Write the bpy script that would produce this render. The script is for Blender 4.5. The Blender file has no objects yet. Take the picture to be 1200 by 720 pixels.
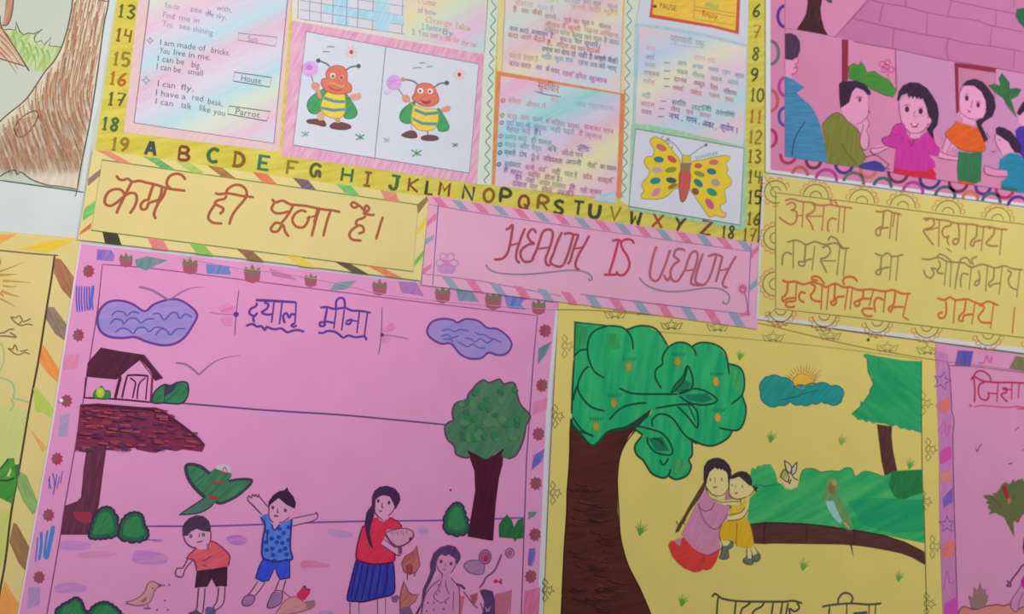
import bpy, math, random
from mathutils import Vector, Matrix
from mathutils.geometry import tessellate_polygon

# ------------------------------------------------------------------ camera, world, lights, exposure
SC = bpy.context.scene
COL = SC.collection
SC.view_settings.view_transform = 'Standard'
SC.view_settings.look = 'None'
SC.view_settings.exposure = 0.0
SC.view_settings.gamma = 1.0
SC.view_settings.use_curve_mapping = False

# vanishing points of the wall's level and upright lines, measured on the photograph
VH, VV, CX, CY = (4500.0, 831.0), (925.0, -5080.0), 600.0, 360.0
FOC = math.sqrt(-((VH[0]-CX)*(VV[0]-CX) + (VH[1]-CY)*(VV[1]-CY)))
AX = Vector((VH[0]-CX, -(VH[1]-CY), -FOC)).normalized()
AZ = Vector((VV[0]-CX, -(VV[1]-CY), -FOC)).normalized()
AY = AZ.cross(AX).normalized()
R_CW = Matrix((AX, AY, AZ))                 # camera -> world
DIST = 1.45
_c = R_CW @ Vector((0, 0, -1))
CAM = Vector((0, 0, 1.5)) - _c*DIST
cam_data = bpy.data.cameras.new('camera')
cam = bpy.data.objects.new('camera', cam_data)
COL.objects.link(cam)
cam.matrix_world = Matrix.Translation(CAM) @ R_CW.to_4x4()
cam_data.sensor_width = 36.0
cam_data.lens = 36.0*FOC/1200.0
cam_data.clip_start = 0.05
cam_data.dof.use_dof = True                 # the photograph is a little soft all over
cam_data.dof.focus_distance = 1.12
cam_data.dof.aperture_fstop = 6.5
SC.camera = cam

world = bpy.data.worlds.new('room_light')
SC.world = world
world.use_nodes = True
world.node_tree.nodes['Background'].inputs[0].default_value = (1.0, 0.97, 0.98, 1)
world.node_tree.nodes['Background'].inputs[1].default_value = 0.21

def area(name, loc, target, size, size_y, power, color):
    l = bpy.data.lights.new(name, 'AREA')
    l.shape = 'RECTANGLE'; l.size = size; l.size_y = size_y
    l.energy = power; l.color = color
    o = bpy.data.objects.new(name, l)
    COL.objects.link(o)
    o.location = loc
    o.rotation_euler = (Vector(target)-Vector(loc)).to_track_quat('-Z', 'Y').to_euler()
    return o
area('added_fill_right', (1.36, -1.62, 2.8), (0.5, 0, 1.7), 1.3, 1.3, 40.5, (0.98, 1.0, 0.98))  # unseen fill, added to brighten the right-hand posters
lamp_data = bpy.data.lights.new('added_key_spot', 'SPOT')  # unseen spot, added to brighten the upper left and leave the lower middle dimmer
lamp_data.energy = 66.0; lamp_data.spot_size = math.radians(80); lamp_data.spot_blend = 1.0; lamp_data.shadow_soft_size = 0.4
lamp_data.color = (1.0, 1.0, 0.99)
lamp = bpy.data.objects.new('added_key_spot', lamp_data); COL.objects.link(lamp)
lamp.location = (-0.3, -1.5, 1.9)
lamp.rotation_euler = (Vector((-0.86, 0, 1.74))-Vector(lamp.location)).to_track_quat('-Z', 'Y').to_euler()

# ------------------------------------------------------------------ photograph pixel -> point on the wall
def W(p, off=0.0):
    d = R_CW @ Vector(((p[0]-CX)/FOC, -(p[1]-CY)/FOC, -1.0))
    t = (-off-CAM.y)/d.y
    q = CAM + d*t
    return (q.x, q.z)
PX = DIST/FOC                               # metres per photograph pixel at the middle

def pts(s):
    return [tuple(float(v) for v in q.split(',')) for q in s.split()]
def Z(x0, y0, k):
    return lambda s: [(x0+x/k, y0+y/k) for x, y in pts(s)]
I = pts

def cr(c1, c2, ang=35, sc=1.0):
    """two pencils laid over each other in strokes"""
    return ('cr', c1, c2, ang, sc)

def lin(c):
    f = lambda v: v/12.92 if v <= 0.04045 else ((v+0.055)/1.055)**2.4
    return (f(c[0]/255), f(c[1]/255), f(c[2]/255), 1)

MATS = {}
def mat(key):
    if key in MATS: return MATS[key]
    m = bpy.data.materials.new('paint_%03d' % len(MATS))
    m.use_nodes = True
    nt = m.node_tree
    b = nt.nodes['Principled BSDF']
    b.inputs['Roughness'].default_value = 0.75
    b.inputs['Specular IOR Level'].default_value = 0.15
    geo = nt.nodes.new('ShaderNodeNewGeometry')
    mp = nt.nodes.new('ShaderNodeMapping')
    nz = nt.nodes.new('ShaderNodeTexNoise')
    nt.links.new(geo.outputs['Position'], mp.inputs['Vector'])
    nt.links.new(mp.outputs['Vector'], nz.inputs['Vector'])
    mix = nt.nodes.new('ShaderNodeMix'); mix.data_type = 'RGBA'
    A, B, F, OUT = mix.inputs[6], mix.inputs[7], mix.inputs[0], mix.outputs[2]
    ramp = nt.nodes.new('ShaderNodeValToRGB')
    if key[0] == 'cr':
        _, c1, c2, ang, sc = key
        mp.vector_type = 'TEXTURE'           # turn first, then stretch along the stroke
        mp.inputs['Rotation'].default_value = (0, math.radians(-ang), 0)
        mp.inputs['Scale'].default_value = (1/(30*sc), 1, 1/(240*sc))
        nz.inputs['Scale'].default_value = 1.0
        nz.inputs['Detail'].default_value = 4.0
        ramp.color_ramp.elements[0].position = 0.36
        ramp.color_ramp.elements[1].position = 0.64
        A.default_value = lin(c1); B.default_value = lin(c2)
    elif key[0] == 'rb':                    # rainbow pastel ground, laid on in slanting bands
        _, cols, ang, sc, ph = key
        mp.vector_type = 'TEXTURE'
        mp.inputs['Rotation'].default_value = (0, math.radians(ang), 0)
        mp.inputs['Scale'].default_value = (4, 1, 1)
        nz.inputs['Scale'].default_value = 16.0
        sep = nt.nodes.new('ShaderNodeSeparateXYZ')
        nt.links.new(mp.outputs['Vector'], sep.inputs[0])
        ad = nt.nodes.new('ShaderNodeMath'); ad.operation = 'MULTIPLY_ADD'
        nt.links.new(nz.outputs['Fac'], ad.inputs[0]); ad.inputs[1].default_value = 0.03
        nt.links.new(sep.outputs['Z'], ad.inputs[2])
        mu = nt.nodes.new('ShaderNodeMath'); mu.operation = 'MULTIPLY'
        nt.links.new(ad.outputs[0], mu.inputs[0]); mu.inputs[1].default_value = sc
        fr = nt.nodes.new('ShaderNodeMath'); fr.operation = 'FRACT'
        ph_ = nt.nodes.new('ShaderNodeMath'); ph_.operation = 'ADD'
        nt.links.new(mu.outputs[0], ph_.inputs[0]); ph_.inputs[1].default_value = ph
        nt.links.new(ph_.outputs[0], fr.inputs[0])
        nt.links.new(fr.outputs[0], ramp.inputs[0])
        el = ramp.color_ramp.elements
        n = len(cols)
        while len(el) < n+1: el.new(0.5)
        for i in range(n+1):
            el[i].position = i/n; el[i].color = lin(cols[i % n])
        mp2 = nt.nodes.new('ShaderNodeMapping')
        mp2.vector_type = 'TEXTURE'
        mp2.inputs['Rotation'].default_value = (0, math.radians(ang), 0)
        mp2.inputs['Scale'].default_value = (1/20, 1, 1/260)
        nz2 = nt.nodes.new('ShaderNodeTexNoise'); nz2.inputs['Scale'].default_value = 1.0
        nt.links.new(geo.outputs['Position'], mp2.inputs['Vector'])
        nt.links.new(mp2.outputs['Vector'], nz2.inputs['Vector'])
        nt.links.new(ramp.outputs['Color'], A)
        B.default_value = lin((222, 220, 226))
        r2 = nt.nodes.new('ShaderNodeMapRange')
        r2.inputs[1].default_value = 0.3; r2.inputs[2].default_value = 0.75
        r2.inputs[3].default_value = 0.0; r2.inputs[4].default_value = 0.42
        nt.links.new(nz2.outputs['Fac'], r2.inputs[0]); nt.links.new(r2.outputs[0], F)
        nt.links.new(OUT, b.inputs['Base Color'])
        MATS[key] = m
        return m
    else:
        c = key
        mp.inputs['Scale'].default_value = (9, 1, 9)
        nz.inputs['Scale'].default_value = 2.0
        nz.inputs['Detail'].default_value = 5.0
        d = lambda k: tuple(max(0, min(255, v*k)) for v in c)
        A.default_value = lin(d(0.965)); B.default_value = lin(d(1.03))
    nt.links.new(nz.outputs['Fac'], ramp.inputs[0])
    nt.links.new(ramp.outputs['Color'], F)
    nt.links.new(OUT, b.inputs['Base Color'])
    MATS[key] = m
    return m

# ------------------------------------------------------------------ ink: filled shapes and pen strokes lying on a sheet
def crom(p, n=4, closed=False):
    if len(p) < 3: return list(p)
    out, N = [], len(p)
    g = (lambda i: p[i % N]) if closed else (lambda i: p[max(0, min(N-1, i))])
    for i in range(N if closed else N-1):
        a, b, c, d = g(i-1), g(i), g(i+1), g(i+2)
        for k in range(n):
            t = k/n
            out.append(tuple(0.5*(2*b[j]+(c[j]-a[j])*t+(2*a[j]-5*b[j]+4*c[j]-d[j])*t*t+(3*b[j]-a[j]-3*c[j]+d[j])*t**3) for j in (0, 1)))
    if not closed: out.append(p[-1])
    return out

def F(p, c, smooth=False, n=4):
    return ('F', crom(p, n, True) if smooth else list(p), c)
def S(p, c, w=1.6, smooth=True, closed=False, taper=False, n=4):
    q = crom(p, n, closed) if smooth else list(p)
    return ('S', q+[q[0]] if closed else q, c, w, taper)
def ell(cx, cy, rx, ry, rot=0, n=20, a0=0, a1=360):
    r = math.radians(rot)
    out = []
    full = abs(a1-a0) >= 360
    for i in range(n if full else n+1):
        a = math.radians(a0+(a1-a0)*i/n)
        x, y = rx*math.cos(a), ry*math.sin(a)
        out.append((cx+x*math.cos(r)-y*math.sin(r), cy+x*math.sin(r)+y*math.cos(r)))
    return out
def E(cx, cy, rx, ry, c, rot=0):
    return ('F', ell(cx, cy, rx, ry, rot), c)
def T(text, p0, p1, h, c):
    return ('T', text, p0, p1, h, c)
def FS(p, fill, line, w=1.4, smooth=True):
    return [F(p, fill, smooth), S(p, line, w, smooth, closed=True)]

FONT_CACHE = {}
def glyphs(text):
    if text in FONT_CACHE: return FONT_CACHE[text]
    cu = bpy.data.curves.new('lettering', 'FONT'); cu.body = text; cu.size = 1.0; cu.resolution_u = 2
    ob = bpy.data.objects.new('lettering', cu); COL.objects.link(ob)
    dg = bpy.context.evaluated_depsgraph_get()
    me = bpy.data.meshes.new_from_object(ob.evaluated_get(dg))
    v = [(p.co.x, p.co.y) for p in me.vertices]; f = [tuple(q.vertices) for q in me.polygons]
    bpy.data.objects.remove(ob); bpy.data.curves.remove(cu); bpy.data.meshes.remove(me)
    FONT_CACHE[text] = (v, f)
    return v, f

U = 2.0e-5                                   # one layer of ink
def make(name, prims, parent, origin, off):
    """one mesh of ink laid on a sheet: prims in painting order, origin = the thing's base"""
    V, FA, MI, ms = [], [], [], []
    lay, last, ns = 0, None, 0
    def slot(c):
        m = mat(c)
        if m not in ms: ms.append(m)
        return ms.index(m)
    flat = []
    def walk(p):
        if isinstance(p, list):
            for q in p: walk(q)
        else: flat.append(p)
    walk(list(prims))
    for p in flat:
        kind = p[0]
        c = p[5] if kind == 'T' else p[2]
        if kind == 'F' or (kind, c) != last: lay += 1
        last = (kind, c)
        o = off+lay*U
        if kind == 'S':                      # later strokes lie on earlier ones where they cross
            ns += 1; o += (ns % 24)*0.25*U
        si = slot(c)
        base = len(V)
        if kind == 'F':
            q = [W(a, o) for a in p[1]]
            V += [(x-origin[0], -o, z-origin[1]) for x, z in q]
            for t in tessellate_polygon([[Vector((x, z, 0)) for x, z in q]]):
                a, b, d = (q[i] for i in t)
                s = (b[0]-a[0])*(d[1]-a[1])-(b[1]-a[1])*(d[0]-a[0])
                if abs(s) < 1e-12: continue
                FA.append(tuple(base+i for i in (t if s > 0 else t[::-1]))); MI.append(si)
        elif kind == 'S':
            q = []
            for a in p[1]:
                w_ = W(a, o)
                if not q or (w_[0]-q[-1][0])**2+(w_[1]-q[-1][1])**2 > 1e-9: q.append(w_)
            if len(q) < 2: continue
            hw = p[3]*PX*0.5
            n = len(q)
            closed = (q[0][0]-q[-1][0])**2+(q[0][1]-q[-1][1])**2 < 1e-8
            for i in range(n):
                a, b = q[max(0, i-1)], q[min(n-1, i+1)]
                if closed and i in (0, n-1): a, b = q[n-2], q[1]
                dx, dz = b[0]-a[0], b[1]-a[1]
                L = math.hypot(dx, dz) or 1
                h = hw
                if p[4]: h = hw*(1-0.85*i/(n-1))
                elif i in (0, n-1) and not closed: h = hw*0.7
                y = -o-0.22*U*i/n
                V.append((q[i][0]-dz/L*h-origin[0], y, q[i][1]+dx/L*h-origin[1]))
                V.append((q[i][0]+dz/L*h-origin[0], y, q[i][1]-dx/L*h-origin[1]))
            for i in range(n-1):
                k = base+2*i
                FA.append((k, k+1, k+3, k+2)); MI.append(si)
        else:
            _, text, p0, p1, h, _c = p
            v, f = glyphs(text)
            if not v: continue
            x0, x1 = min(a for a, _ in v), max(a for a, _ in v)
            A, B = W(p0, o), W(p1, o)
            L = math.hypot(B[0]-A[0], B[1]-A[1]); ux, uz = (B[0]-A[0])/L, (B[1]-A[1])/L
            kx = L/(x1-x0); ky = h*PX/0.62
            for a, b_ in v:
                s, t = (a-x0)*kx, b_*ky
                V.append((A[0]+ux*s-uz*t-origin[0], -o, A[1]+uz*s+ux*t-origin[1]))
            for q in f:
                FA.append(tuple(base+i for i in q)); MI.append(si)
    me = bpy.data.meshes.new(name)
    me.from_pydata(V, [], FA)
    for m in ms: me.materials.append(m)
    me.polygons.foreach_set('material_index', MI)
    me.update()
    ob = bpy.data.objects.new(name, me)
    COL.objects.link(ob)
    if parent is not None: ob.parent = parent
    return ob

class Sheet:
    """a paper thing on the wall: an Empty at its foot, the paper and everything drawn on it as parts"""
    def __init__(s, name, label, cat, corners, back, color, group=None, thick=0.0004, name_paper='paper', edge=None):
        q = [W(c, back) for c in corners]
        s.o = (sum(x for x, _ in q)/len(q), min(z for _, z in q))
        s.back = back
        e = bpy.data.objects.new(name, None); COL.objects.link(e)
        e.empty_display_size = 0.05
        e.location = (s.o[0], 0, s.o[1])
        e['label'] = label; e['category'] = cat
        if group: e['group'] = group
        s.root = e
        s.front = back+thick
        n = len(q)
        V = [(x-s.o[0], -s.front, z-s.o[1]) for x, z in q]+[(x-s.o[0], -back, z-s.o[1]) for x, z in q]
        area2 = sum(q[i][0]*q[(i+1) % n][1]-q[(i+1) % n][0]*q[i][1] for i in range(n))
        fr = list(range(n)) if area2 > 0 else list(range(n))[::-1]
        FA = [tuple(fr), tuple(n+i for i in fr[::-1])]
        for i in range(n):
            a, b = fr[i], fr[(i+1) % n]
            FA.append((a, n+a, n+b, b))
        me = bpy.data.meshes.new(name_paper)
        me.from_pydata(V, [], FA)
        me.materials.append(mat(color)); me.materials.append(mat(edge or (214, 210, 214)))
        for p in me.polygons: p.material_index = 0 if p.index == 0 else 1
        me.update()
        ob = bpy.data.objects.new(name_paper, me); COL.objects.link(ob); ob.parent = e
        s.paper = ob
    def part(s, name, *prims, z=20, parent=None, label=None):
        s.k = getattr(s, 'k', 0)+1
        ob = make(name, prims, parent or s.root, s.o, s.front+(z+(s.k*7 % 11)*0.09)*U)
        if label: ob['label'] = label
        return ob

def lerp(a, b, t): return (a[0]+(b[0]-a[0])*t, a[1]+(b[1]-a[1])*t)
def band(oa, ob, ia, ib, t, w, sh, c, k=1.0):
    """one slanting stripe in a border: from the outer line (oa-ob) at t..t+w to the inner line (ia-ib), sheared by sh"""
    return F([lerp(oa, ob, t), lerp(oa, ob, t+w), lerp(ia, ib, t+w*k+sh), lerp(ia, ib, t+sh)], c)

# hand-drawn capitals and figures in a unit box
GL = {
 'A': '0,1 .45,0 .55,0 1,1;.2,.65 .8,.65', 'B': '0,0 0,1;0,0 .7,.02 .85,.25 .6,.46 0,.48;.6,.48 1,.7 .8,.97 0,1',
 'C': '1,.15 .6,0 .2,.15 0,.5 .2,.88 .6,1 1,.88', 'D': '.1,0 .1,1;-.1,0 .6,.05 1,.4 .9,.8 .5,1 -.1,1',
 'E': '1,0 0,0 0,1 1,1;0,.5 .8,.5', 'F': '1,0 0,0 0,1;0,.5 .7,.5', 'G': '1,.2 .6,0 .2,.1 0,.5 .2,.9 .55,.9 .6,.55 .9,.55 1,1',
 'H': '0,0 0,1;1,0 1,1;0,.5 1,.5', 'I': '.5,0 .5,1;0,0 1,0;0,1 1,1', 'J': '.1,0 1,0;.7,0 .7,.75 .5,1 .15,.95 0,.7',
 'K': '0,0 0,1;.9,0 .05,.5 1,1', 'L': '0,0 0,1 1,1', 'M': '0,1 .05,0 .5,.6 .95,0 1,1', 'N': '0,1 0,0 1,1 1,0',
 'O': '.5,0 .15,.15 0,.5 .15,.85 .5,1 .85,.85 1,.5 .85,.15 .5,0', 'P': '0,1 0,0 .7,.02 .95,.28 .65,.52 0,.55',
 'Q': '.5,0 .15,.15 0,.5 .15,.85 .5,1 .85,.85 1,.5 .85,.15 .5,0;.55,.6 1.05,1.05', 'R': '0,1 0,0 .7,.02 .95,.26 .6,.5 0,.52;.4,.52 1,1',
 'S': '.95,.12 .5,0 .1,.2 .35,.45 .8,.6 .9,.85 .5,1 .02,.88', 'T': '0,0 1,0;.5,0 .5,1', 'U': '0,0 .03,.7 .3,1 .7,1 .97,.7 1,0',
 'V': '0,0 .5,1 1,0', 'W': '0,0 .2,1 .5,.35 .8,1 1,0', 'X': '0,0 1,1;1,0 0,1', 'Y': '0,0 .5,.5;1,0 .5,.5 .3,1', 'Z': '0,0 1,0 0,1 1,1',
 '0': '.5,0 .15,.15 0,.5 .15,.85 .5,1 .85,.85 1,.5 .85,.15 .5,0', '1': '.1,.25 .5,0 .5,1;.1,1 .9,1', '2': '.05,.2 .4,0 .9,.2 .7,.5 0,1 1,1',
 '3': '.05,.1 .5,0 .9,.2 .4,.46 .95,.7 .6,1 .05,.9', '4': '.1,0 .05,.5 .9,.5;.8,.05 .75,1', '5': '1,0 .15,0 .1,.45 .6,.4 .95,.65 .7,.97 .05,.95',
 '6': '.9,0 .3,.35 .05,.75 .4,1 .85,.8 .7,.55 .15,.65', '7': '0,.05 1,0 .4,1;.15,.55 .85,.5', '8': '.55,0 .15,.2 .8,.68 .5,1 .1,.75 .85,.25 .55,0',
 '9': '.9,.3 .5,.5 .1,.3 .4,0 .9,.1 .85,.6 .3,1',
}
def letter(ch, cx, cy, w, h, c, lw=3.0, rot=8):
    r = math.radians(rot); out = []
    curved = ch in 'BCDGJOPQRSU023568' or ch == '9'
    for st in GL[ch].split(';'):
        q = []
        for x, y in pts(st):
            u, v = (x-.5)*w, (y-.5)*h
            q.append((cx+u*math.cos(r)-v*math.sin(r), cy+u*math.sin(r)+v*math.cos(r)))
        out.append(S(q, c, lw, smooth=curved))
    return out
def number(txt, cx, cy, w, h, c, lw=2.4, rot=8):
    out = []
    n = len(txt)
    for i, ch in enumerate(txt):
        dx = (i-(n-1)/2)*w*1.25
        out += letter(ch, cx+dx*math.cos(math.radians(rot)), cy+dx*math.sin(math.radians(rot)), w*(0.7 if ch == '1' else 1), h, c, lw, rot)
    return out
def star(cx, cy, r, c, w=1.0, n=5, rot=-90, inner=0.42):
    q = []
    for i in range(2*n):
        a = math.radians(rot+180*i/n); k = r if i % 2 == 0 else r*inner
        q.append((cx+k*math.cos(a), cy+k*math.sin(a)))
    return S(q, c, w, smooth=False, closed=True)
def tuft(cx, cy, s, c, n=5, spread=70, lean=0, w=1.6):
    out = []
    for i in range(n):
        a = math.radians(-90+lean+spread*(i/(n-1)-.5))
        k = s*(0.7+0.3*((i*7) % 5)/4)
        out.append(S([(cx, cy), (cx+math.cos(a)*k*.5, cy+math.sin(a)*k*.6), (cx+math.cos(a)*k, cy+math.sin(a)*k)], c, w, taper=True))
    return out
def bumps(p, k=0.42, n=6):
    """a closed outline whose every side bulges outward: clouds, bushes, tree crowns"""
    ar = sum(p[i][0]*p[(i+1) % len(p)][1]-p[(i+1) % len(p)][0]*p[i][1] for i in range(len(p)))
    s = 1 if ar > 0 else -1
    out = []
    for i in range(len(p)):
        (x0, y0), (x1, y1) = p[i], p[(i+1) % len(p)]
        cx, cy = (x0+x1)/2+s*(y1-y0)*k*1.4, (y0+y1)/2-s*(x1-x0)*k*1.4
        for j in range(n):
            t = j/n
            out.append(((1-t)**2*x0+2*t*(1-t)*cx+t*t*x1, (1-t)**2*y0+2*t*(1-t)*cy+t*t*y1))
    return out
def soft(c, k=0.28, w=(224, 212, 216)):
    return tuple(int(v*(1-k)+u*k) for v, u in zip(c, w))


# ------------------------------------------------------------------ the wall
def structure(name, V, FA, m):
    me = bpy.data.meshes.new(name); me.from_pydata(V, [], FA); me.materials.append(m); me.update()
    ob = bpy.data.objects.new(name, me); COL.objects.link(ob); ob['kind'] = 'structure'
    return ob
def box(x0, x1, y0, y1, z0, z1):
    V = [(x, y, z) for x in (x0, x1) for y in (y0, y1) for z in (z0, z1)]
    return V, [(0, 1, 3, 2), (4, 6, 7, 5), (0, 4, 5, 1), (2, 3, 7, 6), (0, 2, 6, 4), (1, 5, 7, 3)]
structure('wall_back', *box(-3.2, 3.6, 0, 0.12, 0, 3.4), mat((205, 204, 206)))

PINK, PINK2, YEL, MUST, WHITE = (225, 149, 197), (212, 130, 170), (226, 205, 114), (202, 186, 66), (210, 212, 224)
MM = 0.001

# ------------------------------------------------------------------ white sheet with the pencil tree
s = Sheet('tree_drawing_sheet', 'white paper sheet with a brown pencil sketched tree trunk and green grass', 'poster',
          I('-70,-90 142,-90 137,0 118,140 98,292 -70,284'), 0.05*MM, (197, 201, 187))
A = Z(0, 0, 6); B = Z(0, 120, 6)
s.part('margin', F(A('780,-400 830,-400 815,0 760,300 700,700')+B('660,120 590,640 560,1000 -400,920 -400,560 0,548 560,622 590,420 650,0'), (209, 214, 214)), z=2)
TL = A('518,-300 510,0 495,110 470,220 430,340 380,430 320,500 260,590 220,650 165,715')+B('60,80 0,135 -100,240 -300,360')
TR = A('790,-300 765,0 730,180 690,480 655,720')+B('625,180 575,420 545,600')
trunk = s.part('drawn_tree_trunk', F(TL+B('-300,560 0,520 60,485 100,478 150,492 220,540 330,580 430,592 540,602')+TR[::-1], cr((222, 212, 192), (212, 194, 168), 80, .6)), z=10)
random.seed(4)
def along(P, t):
    k = t*(len(P)-1); i = min(int(k), len(P)-2); return lerp(P[i], P[i+1], k-i)
TLc, TRc = crom(TL), crom(TR)
strokes = []
browns = [(172, 124, 92), (184, 136, 102), (160, 112, 88), (192, 142, 104), (178, 116, 98)]
def edge_x(P, y):                            # where an outline running downwards passes height y
    for (x0, y0), (x1, y1) in zip(P, P[1:]):
        if y0 <= y <= y1 and y1 > y0: return x0+(x1-x0)*(y-y0)/(y1-y0)
    return P[-1][0]
def lean(x, y):                              # the pencil follows the trunk, then fans out to the right at its foot
    k = max(0, min(1, (y-85)/60)); k = k*k*(3-2*k)
    return -0.2+k*0.55
for gy in range(0, 27):
    y0 = -10+gy*8
    xl, xr = edge_x(TLc, y0), edge_x(TRc, y0)
    n = int((xr-xl)/4.6)
    for i in range(n):
        x, y = xl+2+(xr-xl-4)*(i+random.random())/max(1, n), y0+random.uniform(-4, 4)
        L = random.uniform(14, 40); P = [(x, y)]
        for k in range(5):
            x += lean(x, y)*L/5; y += L/5
            if y > 205 or not edge_x(TLc, y)-1 < x < edge_x(TRc, y)+1: break
            P.append((x, y))
        if len(P) > 2: strokes.append(S(P, browns[(i+gy) % 5], random.choice((0.8, 1.0, 1.2, 1.7)), taper=True))
s.part('bark_strokes', strokes, z=14, parent=trunk)
s.part('outline', S(TL, (110, 85, 75), 1.3), S(TR, (80, 85, 85), 1.3), S(B('0,548 300,590 590,632'), (85, 95, 85), 1.2), S(B('548,600 530,660'), (90, 100, 95), 1.2),
       S(B('0,520 60,485 110,478 120,505 150,490 220,540 330,580 430,592 540,612'), (100, 115, 100), 1.2),
       S(B('100,190 130,130 190,80 250,60 270,85 250,140 210,200 160,240 120,235 100,190'), (130, 95, 65), 1.3),
       S(A('690,0 765,10'), (95, 105, 100), 1.4), z=26, parent=trunk)
grass = s.part('drawn_grass', F(A('20,205 110,212 165,245 230,238 250,300 310,318 345,322 430,330 400,400 350,460 310,500 250,500 200,480'), cr((160, 190, 105), (205, 212, 175), 75)),
       S(A('20,210 60,205 110,212 112,155 140,222 165,245 200,232 235,238 300,205 250,245 240,270 250,300 290,285 310,318 360,262 345,322 430,330'), (88, 105, 65), 1.2, smooth=False),
       [S(A(f'{x},{y} {x+20},{y+50} {x+15},{y+110}'), (140, 180, 85), 2.2, taper=True) for x, y in ((90, 250), (150, 280), (200, 300), (250, 330), (290, 340), (330, 350), (180, 330), (230, 380))], z=6)
br = s.part('drawn_branch', F(A('-100,60 0,110 10,190 100,330 190,475 100,440 0,410 -100,400'), cr((222, 205, 182), (190, 135, 105), -40)),
       S(A('0,110 10,190 100,330 190,475 205,500'), (105, 80, 70), 1.4), S(A('-60,395 0,412 190,470'), (120, 90, 75), 1.3),
       F(A('45,-20 95,-20 90,60 75,130 50,175 15,175 30,120'), cr((200, 150, 125), (180, 125, 100), 80)), S(A('95,-20 90,60 75,130 50,175 10,178'), (115, 85, 75), 1.2),
       [S(A(f'{x},{y} {x+70},{y+75} {x+130},{y+160}'), (165, 105, 80), 1.3, taper=True) for x, y in ((0, 190), (0, 240), (10, 290), (0, 330), (-10, 360))], z=8)

# ------------------------------------------------------------------ alphabet chart
s = Sheet('alphabet_chart', 'large mustard bordered school chart with alphabet letters, poems, bees and a butterfly', 'chart',
          I('144,-90 908,-90 904,0 901,304 600,262 104,196 112,172 137,0'), 0.1*MM, cr(MUST, (218, 204, 96), 20, .5))
ch = s
OL = {'olive': (98, 96, 52), 'brown': (140, 95, 48), 'dark': (72, 76, 52), 'green': (70, 110, 62), 'red': (170, 75, 52), 'orange': (182, 108, 42), 'teal': (62, 120, 98),
      'slate': (72, 80, 84), 'maroon': (136, 68, 56), 'ochre': (150, 122, 52)}
s.part('margin_number', number('13', 148, 13, 9, 15, OL['olive']), z=20)
for t, x, y, c in (('14', 145, 41, 'brown'), ('15', 142, 69, 'ochre'), ('16', 138, 92, 'orange'), ('17', 136, 116, 'olive'), ('18', 129, 145, 'green'), ('19', 140, 169, 'ochre')):
    s.part('margin_number', number(t, x, y, 9, 15, OL[c], 2.8), z=20)
for t, x, y, c in (('6', 887, 12, 'dark'), ('7', 887, 37, 'orange'), ('8', 886, 63, 'olive'), ('9', 884, 88, 'dark'), ('10', 887, 111, 'olive'), ('11', 886, 136, 'orange'), ('12', 885, 160, 'ochre'),
                   ('13', 884, 183, 'brown'), ('14', 884, 207, 'olive'), ('15', 884, 231, 'dark'), ('16', 883, 256, 'olive'), ('17', 878, 275, 'brown'), ('18', 853, 272, 'dark')):
    s.part('margin_number', number(t, x, y, 7 if len(t) == 2 else 8, 15, OL[c], 2.7, 5), z=20)
for c, x, y, k, w in (('A', 177, 174, 'slate', 4), ('B', 216, 180, 'maroon', 3), ('C', 250, 182, 'green', 3.4), ('D', 280, 187, 'brown', 3.4), ('E', 310, 191, 'teal', 4), ('F', 343, 197, 'ochre', 3.4), ('G', 370, 200, 'olive', 3),
                      ('H', 407, 205, 'green', 3.4), ('I', 431, 210, 'brown', 3.6), ('J', 463, 214, 'green', 3.6), ('K', 485, 217, 'maroon', 3), ('L', 504, 220, 'dark', 4), ('M', 521, 222, 'maroon', 3.2), ('N', 549, 226, 'slate', 4.2),
                      ('O', 573, 229, 'brown', 2.6), ('P', 593, 230, 'dark', 3.6), ('Q', 614, 237, 'maroon', 3), ('R', 637, 238, 'brown', 3.4), ('S', 655, 243, 'dark', 3.6), ('T', 678, 244, 'dark', 4), ('U', 697, 247, 'dark', 4.4),
                      ('V', 721, 250, 'ochre', 3.6), ('W', 745, 256, 'dark', 4.6), ('X', 771, 259, 'red', 4.2), ('Y', 797, 263, 'dark', 3.8), ('Z', 828, 267, 'maroon', 4.4)):
    s.part('alphabet_letter', letter(c, x, y, 11.5 if c not in 'IL' else 8, 15.5, OL[k], max(w+.5, 3.5)), z=20)

RBW = ((222, 178, 200), (178, 212, 224), (206, 204, 222), (226, 184, 206), (208, 220, 196), (172, 212, 222), (216, 204, 224))
RB2 = None
INK = (112, 112, 126)

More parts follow.
